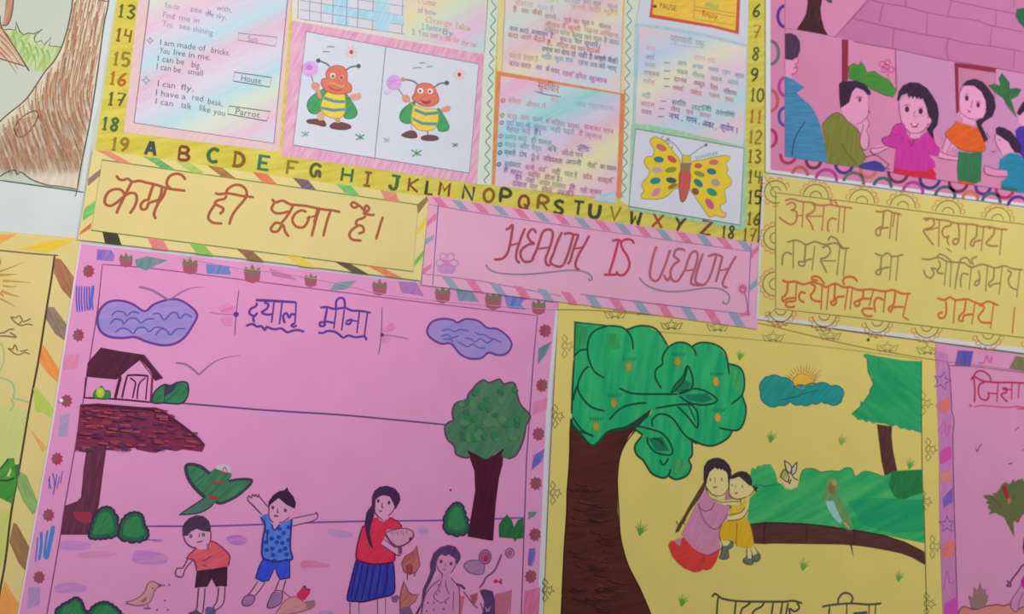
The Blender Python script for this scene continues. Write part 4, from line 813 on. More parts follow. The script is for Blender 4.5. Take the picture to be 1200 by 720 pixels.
s.part('border_patch', [S(H(q), (100, 90, 185), 1.2) for q in ('350,470 345,560', '370,450 385,520 375,600', '400,455 390,540', '440,430 425,520', '340,490 360,560', '420,470 400,560')], z=8)
s.part('border_patch', [S(K(q), (70, 130, 200), w) for q, w in (('375,100 350,230 325,335', 4.0), ('335,130 320,230 310,320', 2.0), ('290,140 290,240 275,340', 2.6), ('265,180 260,260 250,350', 1.4))], z=8)
patch('border_patch', K('200,530 285,530 280,650 195,680'), (165, 140, 190))
patch('border_patch', C('945,335 905,420 865,468 868,378'), (80, 130, 130))
patch('border_patch', Z(450, 430, 4.8)('840,200 920,175 915,240 835,270'), (222, 120, 165))
patch('border_patch', Z(450, 430, 4.8)('905,460 890,530 830,585 840,500'), (100, 100, 190))
Q = Z(460, 600, 6)
patch('border_patch', Q('955,0 1020,0 1000,30 955,55'), (80, 130, 120))
patch('border_patch', Q('960,260 1005,255 1000,340 980,385 950,375'), (90, 90, 190))
patch('border_patch', Q('930,560 1040,530 1030,720 920,720'), (214, 100, 150))
# clouds
def cloud(base, outline, arcs):
    c = s.part('drawn_cloud', F(base(outline), cr((150, 134, 204), (170, 140, 206), 20, .5), True), S(base(outline), (108, 64, 146), 2.4, closed=True), z=12)
    s.part('wave_lines', [S(base(q), (96, 92, 176), 1.6) for q in arcs], z=16, parent=c)
cloud(A, '165,400 180,350 225,308 290,300 360,318 430,360 480,322 560,295 625,296 690,335 725,380 700,440 650,510 590,545 520,550 440,530 375,505 310,510 240,505 190,480 168,440',
      ('243,385 270,362 310,365 330,385 360,362 400,372', '238,432 260,405 300,410 312,432 340,402 380,400 410,425 440,405 490,402', '265,480 300,455 340,465 365,485 390,455 430,452 455,475 490,450 540,455', '475,378 510,372 540,408 580,370 610,370 628,400 660,375 698,395', '490,495 520,462 550,465 575,492 610,460 660,458'))
cloud(C, '243,275 270,228 330,210 390,218 412,232 460,212 530,222 582,262 640,268 700,315 718,360 690,405 640,415 590,400 550,430 490,435 430,410 378,350 320,350 260,315',
      ('325,280 360,268 395,282 430,270 475,280', '320,310 360,300 380,318 420,305', '510,285 540,300 560,298 590,315 620,325', '455,318 490,325 510,340 545,322 580,345 620,325 660,345', '415,342 440,352 470,368 500,352 530,372 570,375', '330,325 370,325 390,340'))
BC = (150, 110, 150)
s.part('drawn_bird', S(A('400,222 470,240 530,275 567,300'), BC, 2.2, taper=False), S(A('575,292 650,245 700,228 770,222'), BC, 1.9, taper=True), z=18)
s.part('drawn_bird', S(A('605,650 660,658 700,685 736,718'), BC, 2.0), S(A('736,718 800,660 870,625 970,608'), BC, 2.2, taper=True), z=12)
# title and its sprigs
TI = (96, 60, 150)
s.part('title_word', [S(B(q), TI, 2.5) for q in ('238,200 300,202 380,207 467,213', '245,215 240,235 212,250 203,275 228,290 250,272', '240,285 225,300 230,325', '285,215 310,225 300,250 273,270 300,282 337,280', '342,215 328,327', '387,215 372,337', '402,332 393,290 412,275 427,300 440,280 463,285', '466,215 460,330', '460,330 440,342 455,352 468,340', '183,347 220,335 245,350 270,348 290,370 300,352 340,365 380,360 400,372 420,382 450,372 480,370 512,380')], [S(B('238,203 467,215'), TI, 2.6)], z=12)
s.part('title_word', [S(B(q), TI, 2.5) for q in ('602,243 640,240 680,250 740,245 780,260 830,262 887,273', '640,245 625,320 603,325 600,345 625,345 632,322 682,330', '692,250 678,362', '737,255 722,372', '690,245 693,205 715,188 737,200 740,250', '745,322 778,310 765,337 743,330', '775,315 817,320', '822,265 808,387', '867,275 850,405', '590,385 620,385 640,375 680,378 705,392 730,412 760,400 800,410 850,405 862,427')], z=12)
s.part('drawn_sprig', F(A('845,335 900,315 935,335 930,365 860,365'), cr((226, 110, 170), (222, 140, 190), 20)), F(A('855,400 925,390 920,445 880,440'), cr((226, 120, 176), (220, 146, 190), 60)), S(A('960,240 945,370 937,495'), (130, 90, 130), 1.0), S(A('795,365 860,375 945,378'), (190, 120, 160), 1.2), E(*A('944,377')[0], 3.2, 3.0, (100, 50, 140)), z=12)
s.part('drawn_sprig', F(B('950,380 1000,325 1030,355 1000,378'), cr((226, 110, 170), (218, 140, 186), 30)), F(B('950,405 1000,400 985,440 950,440'), cr((220, 120, 176), (214, 146, 186), 60)), S(B('950,240 945,395 930,508'), (130, 90, 130), 1.0), S(B('950,395 1030,405 1100,420'), (170, 120, 160), 1.3), E(*B('950,397')[0], 2.3, 2.3, (140, 40, 90)), z=12)
# house on the horizon
Q = Z(60, 400, 6)
s.part('horizon_line', S(Q('920,437 1200,460 1500,485')+I('400,486.5 460,492 523,498'), PL, 1.9), S(I('172,617 240,617 305,615 370,612.5 440,611 530,610 615,607'), (120, 84, 160), 1.8), z=8)
MR = (84, 32, 62)
h = s.part('drawn_house', S(Q('245,255 232,400'), MR, 2.2, smooth=False), S(Q('225,398 460,408 720,432'), MR, 1.8), S(Q('488,248 470,320 450,402'), MR, 3.0), S(Q('712,250 700,428'), (130, 46, 80), 3.0), z=12)
s.part('roof', F(Q('350,45 480,70 650,95 720,180 785,262 735,278 690,200 628,130 540,200 460,270 350,260 245,250 258,150'), cr((80, 34, 60), (92, 40, 62), 70)), S(Q('650,95 785,262'), (104, 58, 110), 1.6), S(Q('620,125 735,278'), (94, 30, 54), 1.2), z=16, parent=h)
s.part('door', S(Q('530,242 600,238 682,245'), MR, 2.0), S(Q('535,245 515,320 498,400'), MR, 1.8), S(Q('680,245 665,412'), MR, 1.8), S(Q('555,258 592,290 585,340 572,402'), MR, 1.5), S(Q('665,258 625,290 610,340 605,408'), MR, 1.5), z=14, parent=h)
s.part('drawn_bush', FS(Q('300,395 305,355 330,335 355,318 375,345 410,352 415,385 405,405 350,408'), cr((70, 140, 70), (60, 120, 70), 60), (70, 90, 70), 1.0), E(*Q('345,362')[0], 5, 6, (170, 200, 70)), E(*Q('345,358')[0], 2, 2, (210, 206, 90)), z=18)
BUS, BUL = cr((42, 110, 74), (60, 130, 88), 50), (58, 50, 80)
def bush(p, light=True):
    x = sum(a for a, _ in p)/len(p); y = sum(b for _, b in p)/len(p)
    w = max(a for a, _ in p)-min(a for a, _ in p); h = max(b for _, b in p)-min(b for _, b in p)
    q = bumps(crom(p, 2, True), .34, 4)
    s.part('drawn_bush', F(q, cr((40, 104, 72), (48, 96, 76), 70, 1.2)), S(q, BUL, 2.2, False, closed=True), F(crom([(x+(a-x)*.74, y+(b-y)*.74) for a, b in p], 3, True), cr((48, 122, 76), (62, 138, 90), 60, 1.2)), z=20)
s.part('drawn_bush', FS(Q('715,432 720,370 760,325 800,305 840,312 890,290 955,293 963,370 920,437 800,435'), BUS, BUL, 1.6), S(Q('800,310 795,430'), (50, 60, 70), 1.4), F(Q('795,310 840,310 890,300 850,360 800,390'), (62, 60, 86)), z=18)
# thatched hut
hut = s.part('drawn_hut', F(I('105,523 125,524 120,560 116,592 114,600 110,627 71,627 76,593 90,588 95,583 98,550 101,531'), cr((96, 42, 66), (112, 56, 80), 85)), F(K('510,0 640,0 655,70 600,85 540,60'), (160, 52, 82)), z=12)
s.part('thatch', F(I('94,475 115,474 187,480 198,487 213,498 233,514 240,523 237,530 215,527 206,529 195,527 190,528 183,531 174,530 160,527 159,525 130,527 128,524 108,523 88,529'), cr((136, 52, 82), (120, 44, 74), 5)), z=16, parent=hut)
random.seed(9)
sq = []
for i in range(150):
    y = random.uniform(477, 527); xr = 187+(y-480)*1.25
    x = random.uniform(94-(y-477)*.12, min(232, xr))
    if x < 90: continue
    L = random.uniform(6, 15); c = random.choice(((104, 44, 82), (112, 46, 78), (168, 72, 88), (158, 64, 84), (92, 52, 96), (146, 58, 84), (128, 50, 80)))
    sq.append(F([(x, y), (min(x+L, 236), y+.5), (min(x+L, 236), y+random.uniform(2.2, 4)), (x, y+random.uniform(1.4, 3.0))], c))
s.part('straw', sq, S(I('94,475 115,474 187,480 198,487 213,498 233,514 240,522'), (92, 40, 74), 1.8, smooth=False), z=20, parent=hut)
bush(I('105,630 107,620 112,605 118,597 127,595 134,602 138,625 127,630 115,631'))
bush(K('845,185 840,130 855,75 900,20 960,8 1000,30 1012,85 1030,120 1038,180 960,207'))
s.part('ground_line', S(K('1030,195 1130,205'), PL, 1.2, taper=True), z=12)
bush(K('390,780 430,665 480,640 535,605 575,640 590,690 625,780'))
bush(K('620,800 640,690 690,650 740,638 800,668 850,720 870,800'))
# pencil smears on the ground
SM = ((K, '440,205 560,205 640,230 610,265 440,265', (184, 128, 200)), (K, '950,280 1060,275 1170,310 1150,365 950,360', (176, 112, 200)), (K, '400,515 500,500 600,520 590,560 400,570', (176, 118, 196)), (Z(180, 600, 6), '515,180 600,165 660,195 620,235 540,225', (160, 100, 190)),
      (Z(180, 600, 6), '1045,345 1150,350 1200,370 1050,400', (206, 100, 140)), (Z(360, 600, 6), '155,120 240,130 310,150 310,185 160,165', (160, 140, 196)), (Z(360, 600, 6), '0,360 150,370 140,390 0,390', (206, 100, 140)), (Z(460, 600, 6), '185,120 240,120 255,155 200,160', (150, 140, 200)), (Z(180, 600, 6), '0,290 80,310 90,360 0,360', (170, 120, 200)),
      (Z(180, 520, 5.4545), '0,610 60,615 50,630 0,630', (160, 110, 180)), (K, '560,290 740,280 820,300 600,330', (200, 130, 170)), (Z(360, 600, 6), '95,700 180,705 180,740 95,740', (160, 140, 200)))
for b_, q, c in SM: s.part('ground_smear', F(b_(q), cr(soft(c, .25, PINK), soft(c, .7, PINK), 10), True), z=6)
# big tree
Q = Z(450, 430, 4.8)
t = s.part('drawn_tree', F(I('547,527 555,531 568,538 580,533 591,525 589,545 585,560 581,590 578,634 570,633 548,629 553,600 557,575 556,552'), cr((84, 24, 50), (70, 20, 42), 85)), z=18)
s.part('crown', F(Q('340,335 365,312 390,300 385,255 400,210 430,195 465,190 475,155 500,125 525,95 560,75 590,90 625,78 650,70 675,97 710,88 738,100 748,150 770,215 815,262 822,290 800,330 790,390 770,450 740,500 700,518 660,500 675,460 610,500 570,520 530,500 465,470 485,510 445,510 405,490 395,445 355,405'), cr((66, 118, 84), (84, 126, 100), 60, .5), True),
   S(Q('340,335 365,312 390,300 385,255 400,210 430,195 465,190 475,155 500,125 525,95 560,75 590,90 625,78 650,70 675,97 710,88 738,100 748,150 770,215 815,262 822,290 800,330 790,390 770,450 740,500 700,518'), (92, 62, 92), 2.0), S(Q('340,340 355,405 395,445 405,490 445,510 485,510'), (92, 62, 92), 1.8), z=20, parent=t)
random.seed(12)
s.part('leaf_marks', [E(*Q(f'{x+random.uniform(-8,8)},{y}')[0], random.uniform(3, 6), random.uniform(2.5, 5), k, random.uniform(0, 90)) for k in ((58, 108, 78), (84, 134, 92), (50, 124, 78)) for x, y in ((random.uniform(430, 760), random.uniform(130, 430)) for _ in range(13))], z=24, parent=t)
bush(I('522,622 523,603 528,595 533,590 541,592 545,605 549,621 540,627'))
s.part('drawn_bush', F(Z(460, 600, 6)('750,180 748,90 775,50 805,20 840,60 855,110 880,60 922,40 922,185 880,190 860,212 850,188'), cr((34, 100, 56), (46, 114, 66), 70)), z=20)
# parrot
Q = Z(180, 520, 5.4545); R = Z(180, 600, 6)
PG, PD = cr((52, 110, 78), (76, 134, 98), 50), (62, 62, 80)
b = s.part('drawn_parrot', F(Q('340,200 400,170 470,250 460,340 400,385 330,345'), PG), F(Q('362,185 400,160 440,160 490,185 498,205 480,240 465,300 440,378 400,375 390,350 370,280 372,230'), PG, True), F(Q('395,158 410,140 455,128 488,150 495,185 450,180'), (206, 184, 204), True), S(Q('440,180 455,150 470,180'), (150, 80, 130), 1.0), S(Q('425,195 465,190'), (170, 60, 70), 2.4), S(Q('375,245 400,255 440,245'), (150, 70, 70), 2.6), z=22)
s.part('wing', F(Q('205,148 240,133 300,148 350,185 368,235 385,265 400,350 332,348 275,295 225,225'), PG), S(Q('360,195 340,178 300,148 240,133 207,148 222,220 270,290 330,346'), PD, 3.4), z=24, parent=b)
s.part('wing', F(Q('480,242 540,228 610,230 627,245 600,280 530,340 440,382 405,372 440,290'), PG), S(Q('480,242 540,230 612,230 627,245 600,280 530,338 440,380 400,375'), PD, 2.8), z=24, parent=b)
s.part('tail', F(Q('335,345 392,362 365,405 285,445 165,456 235,410'), cr((74, 112, 98), (90, 120, 110), 30)), S(Q('165,456 235,408 330,346'), PD, 1.4), S(Q('165,456 285,445 365,405 392,365'), PD, 1.4), z=20, parent=b)
s.part('red_mark', S(Q('358,338 385,348 412,345'), (160, 60, 70), 4.2), S(Q('372,245 400,256 440,245'), (150, 66, 72), 3.0), z=30, parent=b)
SKN = (220, 154, 194)
# boy in the red shirt
m = s.part('drawn_boy', F(R('212,172 240,165 300,120 350,135 402,140 400,195 372,262 330,268 275,250 230,215'), SKN), F(R('275,335 220,402 205,450 158,455 160,405 205,395 240,335'), SKN), F(R('405,315 385,375 350,380 340,350 375,335'), SKN), F(R('312,530 372,530 345,720 300,700'), SKN), F(R('452,525 502,525 492,640 440,700 415,690 445,630'), SKN),
  S(R('212,175 228,215 260,245 300,255'), LNE, 1.2), S(R('402,140 402,190 385,240'), LNE, 1.2), S(R('240,335 205,395 165,400 155,440 175,458 205,455 222,405 275,340'), LNE, 1.2), S(R('318,535 310,620 300,690 250,715'), LNE, 1.3), S(R('362,535 355,630 345,715'), LNE, 1.3), S(R('458,530 448,625 420,670'), LNE, 1.3), S(R('502,525 495,630 470,670 435,695'), LNE, 1.3), E(*R('262,172')[0], 2, 2.6, (110, 90, 140)), E(*R('350,162')[0], 2, 2.6, (110, 90, 140)), S(R('325,150 320,180'), LNE, 1.1), S(R('305,215 330,212 345,205'), (130, 60, 110), 1.3), S(R('375,220 385,270'), LNE, 1), z=24)
s.part('hair', F(R('205,172 203,110 220,75 250,45 300,25 350,30 390,65 402,110 402,142 350,137 300,120 262,140 240,168'), cr((70, 48, 78), (84, 56, 88), 60)), z=32, parent=m)
s.part('shirt', F(R('300,255 330,268 385,262 398,205 440,220 490,260 535,312 525,382 420,402 305,415 285,342 235,325 262,290'), cr((218, 80, 104), (226, 100, 116), 30)), S(R('398,205 440,220 490,260 535,312 525,382'), (150, 50, 110), 1.6), S(R('300,255 235,325 285,342 305,415'), (140, 50, 100), 1.3), S(R('340,345 365,340 405,312'), (120, 60, 110), 1.2), S(R('345,375 375,385'), (100, 80, 120), 1.8), z=30, parent=m)
s.part('shorts', F(R('305,415 420,402 520,385 516,525 440,528 410,470 378,528 290,535'), cr((62, 30, 54), (76, 36, 62), 80)), z=28, parent=m)
s.part('shoes', F(R('245,715 300,690 345,720 345,760 245,760'), (90, 80, 120)), F(R('365,690 380,668 430,675 440,715 400,740 365,720'), cr((70, 74, 120), (110, 100, 140), 60)), z=28, parent=m)
# boy in the blue shirt
m = s.part('drawn_boy', F(Q('735,405 740,380 800,348 850,388 902,415 870,475 830,500 830,520 770,545 745,500'), SKN), F(Q('690,452 605,362 608,330 650,322 680,345 738,412 735,455'), SKN), F(Q('888,482 1030,450 1050,468 1030,492 888,528'), SKN), F(R('735,490 680,575 710,592 785,495'), SKN), F(R('882,478 850,565 900,565 932,478'), SKN),
  S(Q('690,452 640,400 604,362 610,335 625,350 632,325 645,340 652,325 665,345 672,325 680,345 735,410'), LNE, 1.2), S(Q('888,480 960,465 1030,450 1040,440 1050,470 1020,495 960,510 890,528'), LNE, 1.1), S(R('735,490 690,555 655,595'), LNE, 1.2), S(R('782,497 745,555 712,592'), LNE, 1.2), S(R('885,480 862,540 850,568'), LNE, 1.2), S(R('930,480 912,540 905,565'), LNE, 1.2), E(*Q('762,410')[0], 1.8, 2.2, (110, 60, 110)), E(*Q('842,428')[0], 1.8, 2.2, (110, 60, 110)), S(Q('795,415 790,440 802,440'), LNE, 1), S(Q('770,465 785,462 795,470'), (130, 60, 110), 1.8), S(Q('740,385 738,470 765,505'), LNE, 1.1), S(Q('870,470 830,500 800,505'), LNE, 1.0), z=24)
s.part('hair', F(Q('733,412 735,372 765,330 805,303 835,300 855,278 862,302 895,340 910,380 903,418 850,392 800,350 765,375 745,395'), cr((58, 28, 60), (72, 36, 72), 60)), z=32, parent=m)
s.part('shirt', F(R('752,35 800,12 832,85 850,130 885,88 972,50 965,150 962,262 978,330 940,338 850,350 768,320 768,200 785,95 765,80'), cr((74, 116, 214), (90, 130, 220), 60)), [E(*R(f'{x},{y}')[0], 2.8, 2.5, (48, 70, 170)) for x, y in ((880, 180), (915, 150), (950, 110), (865, 215), (905, 220), (835, 260), (890, 275), (795, 270), (840, 305), (925, 260), (935, 300), (830, 190), (800, 140), (950, 200), (885, 120), (790, 215), (850, 345))], S(R('972,50 965,150 962,262 978,330 940,338 850,350 768,320 768,200 785,95 755,40'), (52, 44, 130), 1.6), S(R('830,85 850,130 885,88'), (52, 44, 130), 1.3), S(R('800,150 800,220'), (40, 50, 140), 1.5), z=30, parent=m)
s.part('shorts', F(R('775,322 850,352 958,340 957,465 890,477 872,440 850,395 830,440 810,482 770,492 718,465 740,395'), cr((48, 70, 206), (58, 84, 216), 70)), S(R('775,322 740,395 718,465 770,492 810,482 850,395 872,440 890,477 957,465 958,340'), (54, 40, 130), 1.4, smooth=False), z=28, parent=m)
s.part('shoes', F(R('622,635 650,592 690,580 712,598 690,652 640,662'), cr((160, 110, 164), (176, 126, 176), 40)), F(R('800,660 820,610 845,560 905,560 892,645 825,678'), cr((150, 104, 160), (170, 120, 170), 60)), S(R('622,635 650,592 712,598 690,652 640,662'), LNE, 1.0, closed=True), S(R('800,660 845,565 905,565 892,645 825,678'), LNE, 1.0, closed=True), z=26, parent=m)
# girl with the bowl
Q = Z(360, 550, 6); R2 = Z(360, 600, 6)
m = s.part('drawn_girl', F(Q('478,230 520,190 585,190 615,240 612,290 560,345 510,345 480,300'), SKN), F(Q('495,335 570,335 535,375 510,360'), SKN), F(Q('540,488 620,560 662,560 662,598 630,605 520,530'), SKN), F(R2('305,640 365,635 362,780 305,780'), SKN), F(R2('497,615 552,605 552,780 497,780'), SKN),
  S(Q('478,225 475,300 510,342 535,365'), LNE, 1.1), S(Q('618,265 600,300 570,330'), LNE, 1.1), S(Q('535,490 620,555'), LNE, 1.1), S(Q('520,530 630,605 662,595 662,560'), LNE, 1.1), S(R2('302,640 302,780'), LNE, 1.0), S(R2('364,636 364,780'), LNE, 1.0), S(R2('495,618 498,780'), LNE, 1.0), S(R2('550,608 552,780'), LNE, 1.0), F(Q('640,545 668,550 665,590 640,600'), (120, 70, 110)), E(*Q('500,225')[0], 1.6, 2.2, (90, 50, 90)), E(*Q('575,237')[0], 1.6, 2.2, (90, 50, 90)), S(Q('530,235 525,268 538,270'), LNE, 1.0), F(Q('500,290 530,292 518,306'), (140, 50, 100)), z=24)
s.part('hair', F(Q('455,255 458,190 475,150 510,125 560,117 615,135 648,175 657,215 640,252 622,282 605,240 582,195 540,182 510,192 482,215 472,290 470,330 450,390 440,450 465,560 440,540 420,480 402,400 420,300'), cr((64, 34, 76), (78, 44, 88), 70)), z=34, parent=m)
s.part('blouse', F(Q('445,345 495,340 520,372 545,372 580,338 640,372 670,412 560,425 552,462 520,530 620,592 607,650 490,668 400,655 345,622 362,500 392,400'), cr((216, 42, 76), (224, 56, 88), 40)), S(Q('392,400 362,500 345,622 400,655 490,668 607,650 615,600'), (130, 24, 80), 1.5), S(Q('580,338 640,372 668,408'), (130, 24, 80), 1.2), z=28, parent=m)
s.part('bowl', F(Q('548,452 600,428 690,418 745,440 745,478 705,520 640,545 590,515'), (214, 146, 180), True), S(Q('548,452 590,515 640,545 705,520 745,478 745,440'), (120, 50, 90), 1.6), S(Q('548,452 600,428 690,418 745,440'), (130, 60, 100), 1.2), [S(Q(f'{x},{y} {x},{y+28}'), (130, 80, 110), .9) for x, y in ((590, 432), (605, 438), (625, 430), (640, 440), (660, 430), (675, 438), (700, 432))], F(Q('715,488 735,475 735,495 720,510'), (90, 30, 70)), z=36, parent=m)
s.part('skirt', F(R2('345,340 450,370 605,360 615,480 607,575 520,603 400,632 290,625 280,610 310,480'), cr((52, 52, 160), (62, 66, 176), 85)), [S(R2(q), (40, 34, 120), 1.7) for q in ('390,370 365,500 335,620', '430,375 410,500 380,625', '470,375 450,500 430,610', '515,370 505,480 480,605', '560,365 560,480 530,595', '360,360 330,480 305,610')], S(R2('345,340 310,480 282,612 330,630 400,632 520,603 607,575 615,480 607,360'), (60, 26, 90), 1.5), S(R2('345,340 450,370 605,360'), (90, 20, 80), 1.8), z=26, parent=m)
# hens, chick, fish
HN = cr((180, 92, 96), (200, 120, 110), 50)
s.part('drawn_hen', FS(R2('770,240 785,330 792,380 765,425 720,442 682,422 663,360 690,315 740,285'), HN, (130, 60, 90), 1.0, False), F(R2('690,380 720,365 745,380 740,440 700,435'), (170, 60, 80)), S(R2('705,440 705,480'), (110, 50, 80), 1.2), S(R2('760,420 755,455'), (120, 60, 90), 1.4), [S(R2(f'{x},{y} {x+6},{y+30}'), (130, 70, 80), .9) for x, y in ((700, 320), (720, 310), (740, 290), (680, 340))], z=20)
s.part('drawn_hen', FS(R2('680,490 695,525 710,560 740,585 782,580 760,630 722,660 722,760 655,760 652,620 660,560'), HN, (130, 60, 90), 1.0, False), F(R2('590,600 630,585 650,600 630,640 600,635'), (130, 90, 130)), F(R2('660,680 720,660 745,720 740,760 660,760'), (120, 90, 130)), z=20)
s.part('drawn_chick', FS(K('885,640 930,625 980,600 1020,560 1035,515 1070,490 1108,508 1112,528 1085,560 1070,610 1035,650 960,660'), cr((210, 150, 156), (204, 138, 160), 40), (150, 90, 110), 1.1), F(K('985,635 1025,600 1035,615 1010,640'), (170, 100, 90)), S(K('1108,510 1140,518 1110,528'), (130, 90, 90), 1.4), S(K('1010,680 1060,680'), (140, 90, 110), 2.2), S(K('1040,655 1040,680'), (140, 90, 110), 1.2), [E(*K(f'{x},{y}')[0], 1.0, 1.0, (120, 70, 110)) for x, y in ((1155, 518), (1190, 515), (1160, 625), (1180, 690), (1105, 690), (1075, 540))], z=20)
s.part('drawn_hen', FS(R('855,740 890,670 930,622 1000,598 1060,640 1100,650 1080,690 950,722'), cr((206, 130, 140), (212, 146, 150), 30), (160, 90, 120), 1.0), F(R('1005,580 1050,530 1100,545 1100,575 1060,625 1020,610'), (206, 50, 90)), F(R('1070,630 1135,622 1138,665 1100,692 1075,680'), (160, 110, 120)), S(R('1050,530 1065,525 1075,545 1105,550'), (120, 50, 100), 1.5), S(R('910,560 960,600'), LNE, .9), z=20)
Q = Z(460, 600, 6)
s.part('drawn_fish', F(Q('708,490 725,472 748,488 765,472 762,510 745,495 725,505'), (206, 50, 90)), S(Q('765,470 768,510'), (110, 80, 120), 1.6), z=20)
# girl in the dotted dress
m = s.part('drawn_girl', F(Q('305,380 330,310 390,302 445,330 440,380 400,440 350,445 320,410'), (214, 140, 184)), F(Q('330,440 300,480 240,560 205,720 200,790 470,790 470,560 440,500 400,450'), (210, 138, 186)),
  S(Q('310,370 325,410 350,440 345,470'), LNE, 1.0), S(Q('445,340 440,385 410,435'), LNE, 1.0), S(Q('330,480 270,530 225,600 205,700 200,780'), LNE, 1.1), S(Q('410,465 440,500 470,540 470,780'), LNE, 1.1), S(Q('345,475 330,530 290,590 310,625 350,640 400,600'), LNE, .9), S(Q('375,480 380,540 400,580'), LNE, .9), S(Q('430,560 425,700'), LNE, 1.0), [E(*Q(f'{x},{y}')[0], 1.0, 1.2, (130, 60, 140)) for x, y in ((325, 515), (310, 580), (250, 640), (290, 690), (240, 700), (360, 685), (375, 520), (330, 560), (290, 640), (375, 640))], E(*Q('342,350')[0], 1.6, 2.2, (110, 60, 110)), E(*Q('412,365')[0], 1.6, 2.2, (110, 60, 110)), S(Q('375,360 370,385'), LNE, .9), S(Q('355,405 378,408'), (160, 60, 110), 1.3), z=22)
s.part('hair', F(Q('215,545 250,470 268,420 265,360 290,290 335,250 390,233 440,245 475,290 480,330 455,372 440,330 400,300 370,312 345,298 325,320 308,360 305,410 275,480 235,560 215,640 180,720 160,720 205,640'), cr((86, 54, 100), (98, 62, 108), 70)), z=30, parent=m)
s.part('drawn_animal', F(Q('470,600 510,590 500,640 485,720 470,760'), cr((206, 96, 110), (196, 110, 120), 60)), F(Q('725,580 840,550 830,640 800,760 720,760 720,640'), cr((200, 100, 120), (190, 110, 146), 50)), F(Q('545,590 600,570 595,620 570,660'), (176, 84, 110)), S(Q('838,545 825,720'), (180, 90, 140), 1.0), S(Q('440,515 480,518 510,545'), (90, 60, 100), 2.4), S(Q('500,560 560,640 600,680'), LNE, .9), S(Q('620,640 640,700 660,760'), LNE, .9), z=18)
s.part('drawn_animal', F(Q('612,552 650,545 705,560 720,620 722,760 618,760 640,690 645,630'), cr((98, 62, 112), (84, 54, 100), 60)), F(Q('650,670 670,690 690,660 680,700 660,705'), (190, 140, 180)), S(Q('612,535 640,500 660,460 720,410 768,300'), (120, 76, 120), 2.0), z=20)
s.part('drawn_stone', FS(Q('503,378 530,348 590,342 640,360 640,430 590,440 530,420'), cr((160, 116, 160), (176, 126, 170), 30), (130, 90, 140), 1.2), z=18)
s.part('drawn_blossom', E(*Q('652,318')[0], 7, 9, (176, 96, 140)), [S(ell(*Q('652,318')[0], r, r*1.2, n=12), (130, 70, 120), 1.0, closed=True) for r in (7, 4.2)], E(*Q('655,325')[0], 2.6, 3.6, (190, 40, 90)), z=20)
s.part('drawn_blossom', [S(ell(*Q('825,290')[0], r, r*1.1, n=10), (140, 80, 120), 1.2, closed=True) for r in (5, 2.5)], E(*Q('825,290')[0], 3.4, 3.8, (170, 90, 130)), z=20)
for x, y in ((375, 693), (1008, 149)):
    s.part('ink_dot', E(*(Z(450, 430, 4.8) if x < 500 else Z(360, 550, 6))(f'{x},{y}')[0], 1.5, 1.2, (180, 40, 80)), z=8)

# ------------------------------------------------------------------ yellow poster with the big tree
s = Sheet('yellow_tree_poster', 'yellow poster of a big green tree and two hugging children sitting below it', 'poster',
          I('655,352 880,372 1000,390 1097,402 1098,480 1104,650 1107,790 634,790 645,540'), 1.5*MM, YEL)
A = Z(640, 360, 4.8); B = Z(640, 460, 4.8); C = Z(640, 570, 4.8); D = Z(860, 360, 4.8); G = Z(860, 490, 4.8)
OL2 = (22, 74, 52)
s.part('frame_line', S(I('673,377 760,388 860,396 960,406 1033,415 1080,422'), (150, 140, 80), .9), S(I('1080,422 1080,480 1081,560 1083,600 1086,720 1088,790'), (80, 74, 50), 1.3), z=4)
t = s.part('drawn_tree', F(I('668,490 695,524 713,506 736,500 763,481 757,493 738,510 730,525 725,540 723,560 724,600 727,630 736,662 750,691 763,720 790,790 655,790 657.7,720 661,650 664,600 666,560'), cr((76, 34, 30), (92, 42, 36), 10, .6)), S(B('135,190 130,400 118,560')+C('115,150 100,380 85,720 70,1000'), (44, 24, 24), 1.4), S(B('590,100 555,160 490,230 440,300 412,380 402,480')+C('402,0 410,150 420,290 460,440 530,580 590,720'), (50, 26, 24), 1.4), z=10)
s.part('bark_strokes', [S([(x, y), (x+dx, y+3), (x+dx*1.9, y+random.uniform(-3, 3))], c, random.uniform(1.2, 3), taper=True) for x, y, dx, c in ((random.uniform(664, 700+max(0, (y0-600)*.25)), y0, random.uniform(8, 14), random.choice(((96, 40, 36), (64, 28, 28), (104, 52, 42), (70, 34, 34)))) for y0 in (random.uniform(560, 716) for _ in range(70)))], z=14, parent=t)
CR1 = '165,85 250,90 350,105 400,105 450,130 490,110 530,105 600,125 650,165 685,220 740,200 790,205 815,225 870,200 930,205 990,245 1025,310 1080,335 1115,400 1110,490 1120,530 1125,570 1110,640 1085,690 1050,690'
CR2 = '1050,210 1020,260 980,285 940,300 870,290 810,260 822,300 820,350 803,380 817,420 790,470 730,490 690,470 660,482 600,460 560,400 545,380 510,350 498,310 520,270 548,248 545,235 500,210 520,185 560,150 592,115 590,100 530,140 460,190 350,220 265,300 200,240 150,190'
GRN = cr((20, 164, 106), (54, 184, 114), 85, .35)
cr_ = s.part('crown', F(A(CR1)+B(CR2)+A('145,600 150,500 155,300 158,90'), GRN, True, 3), z=16, parent=t)
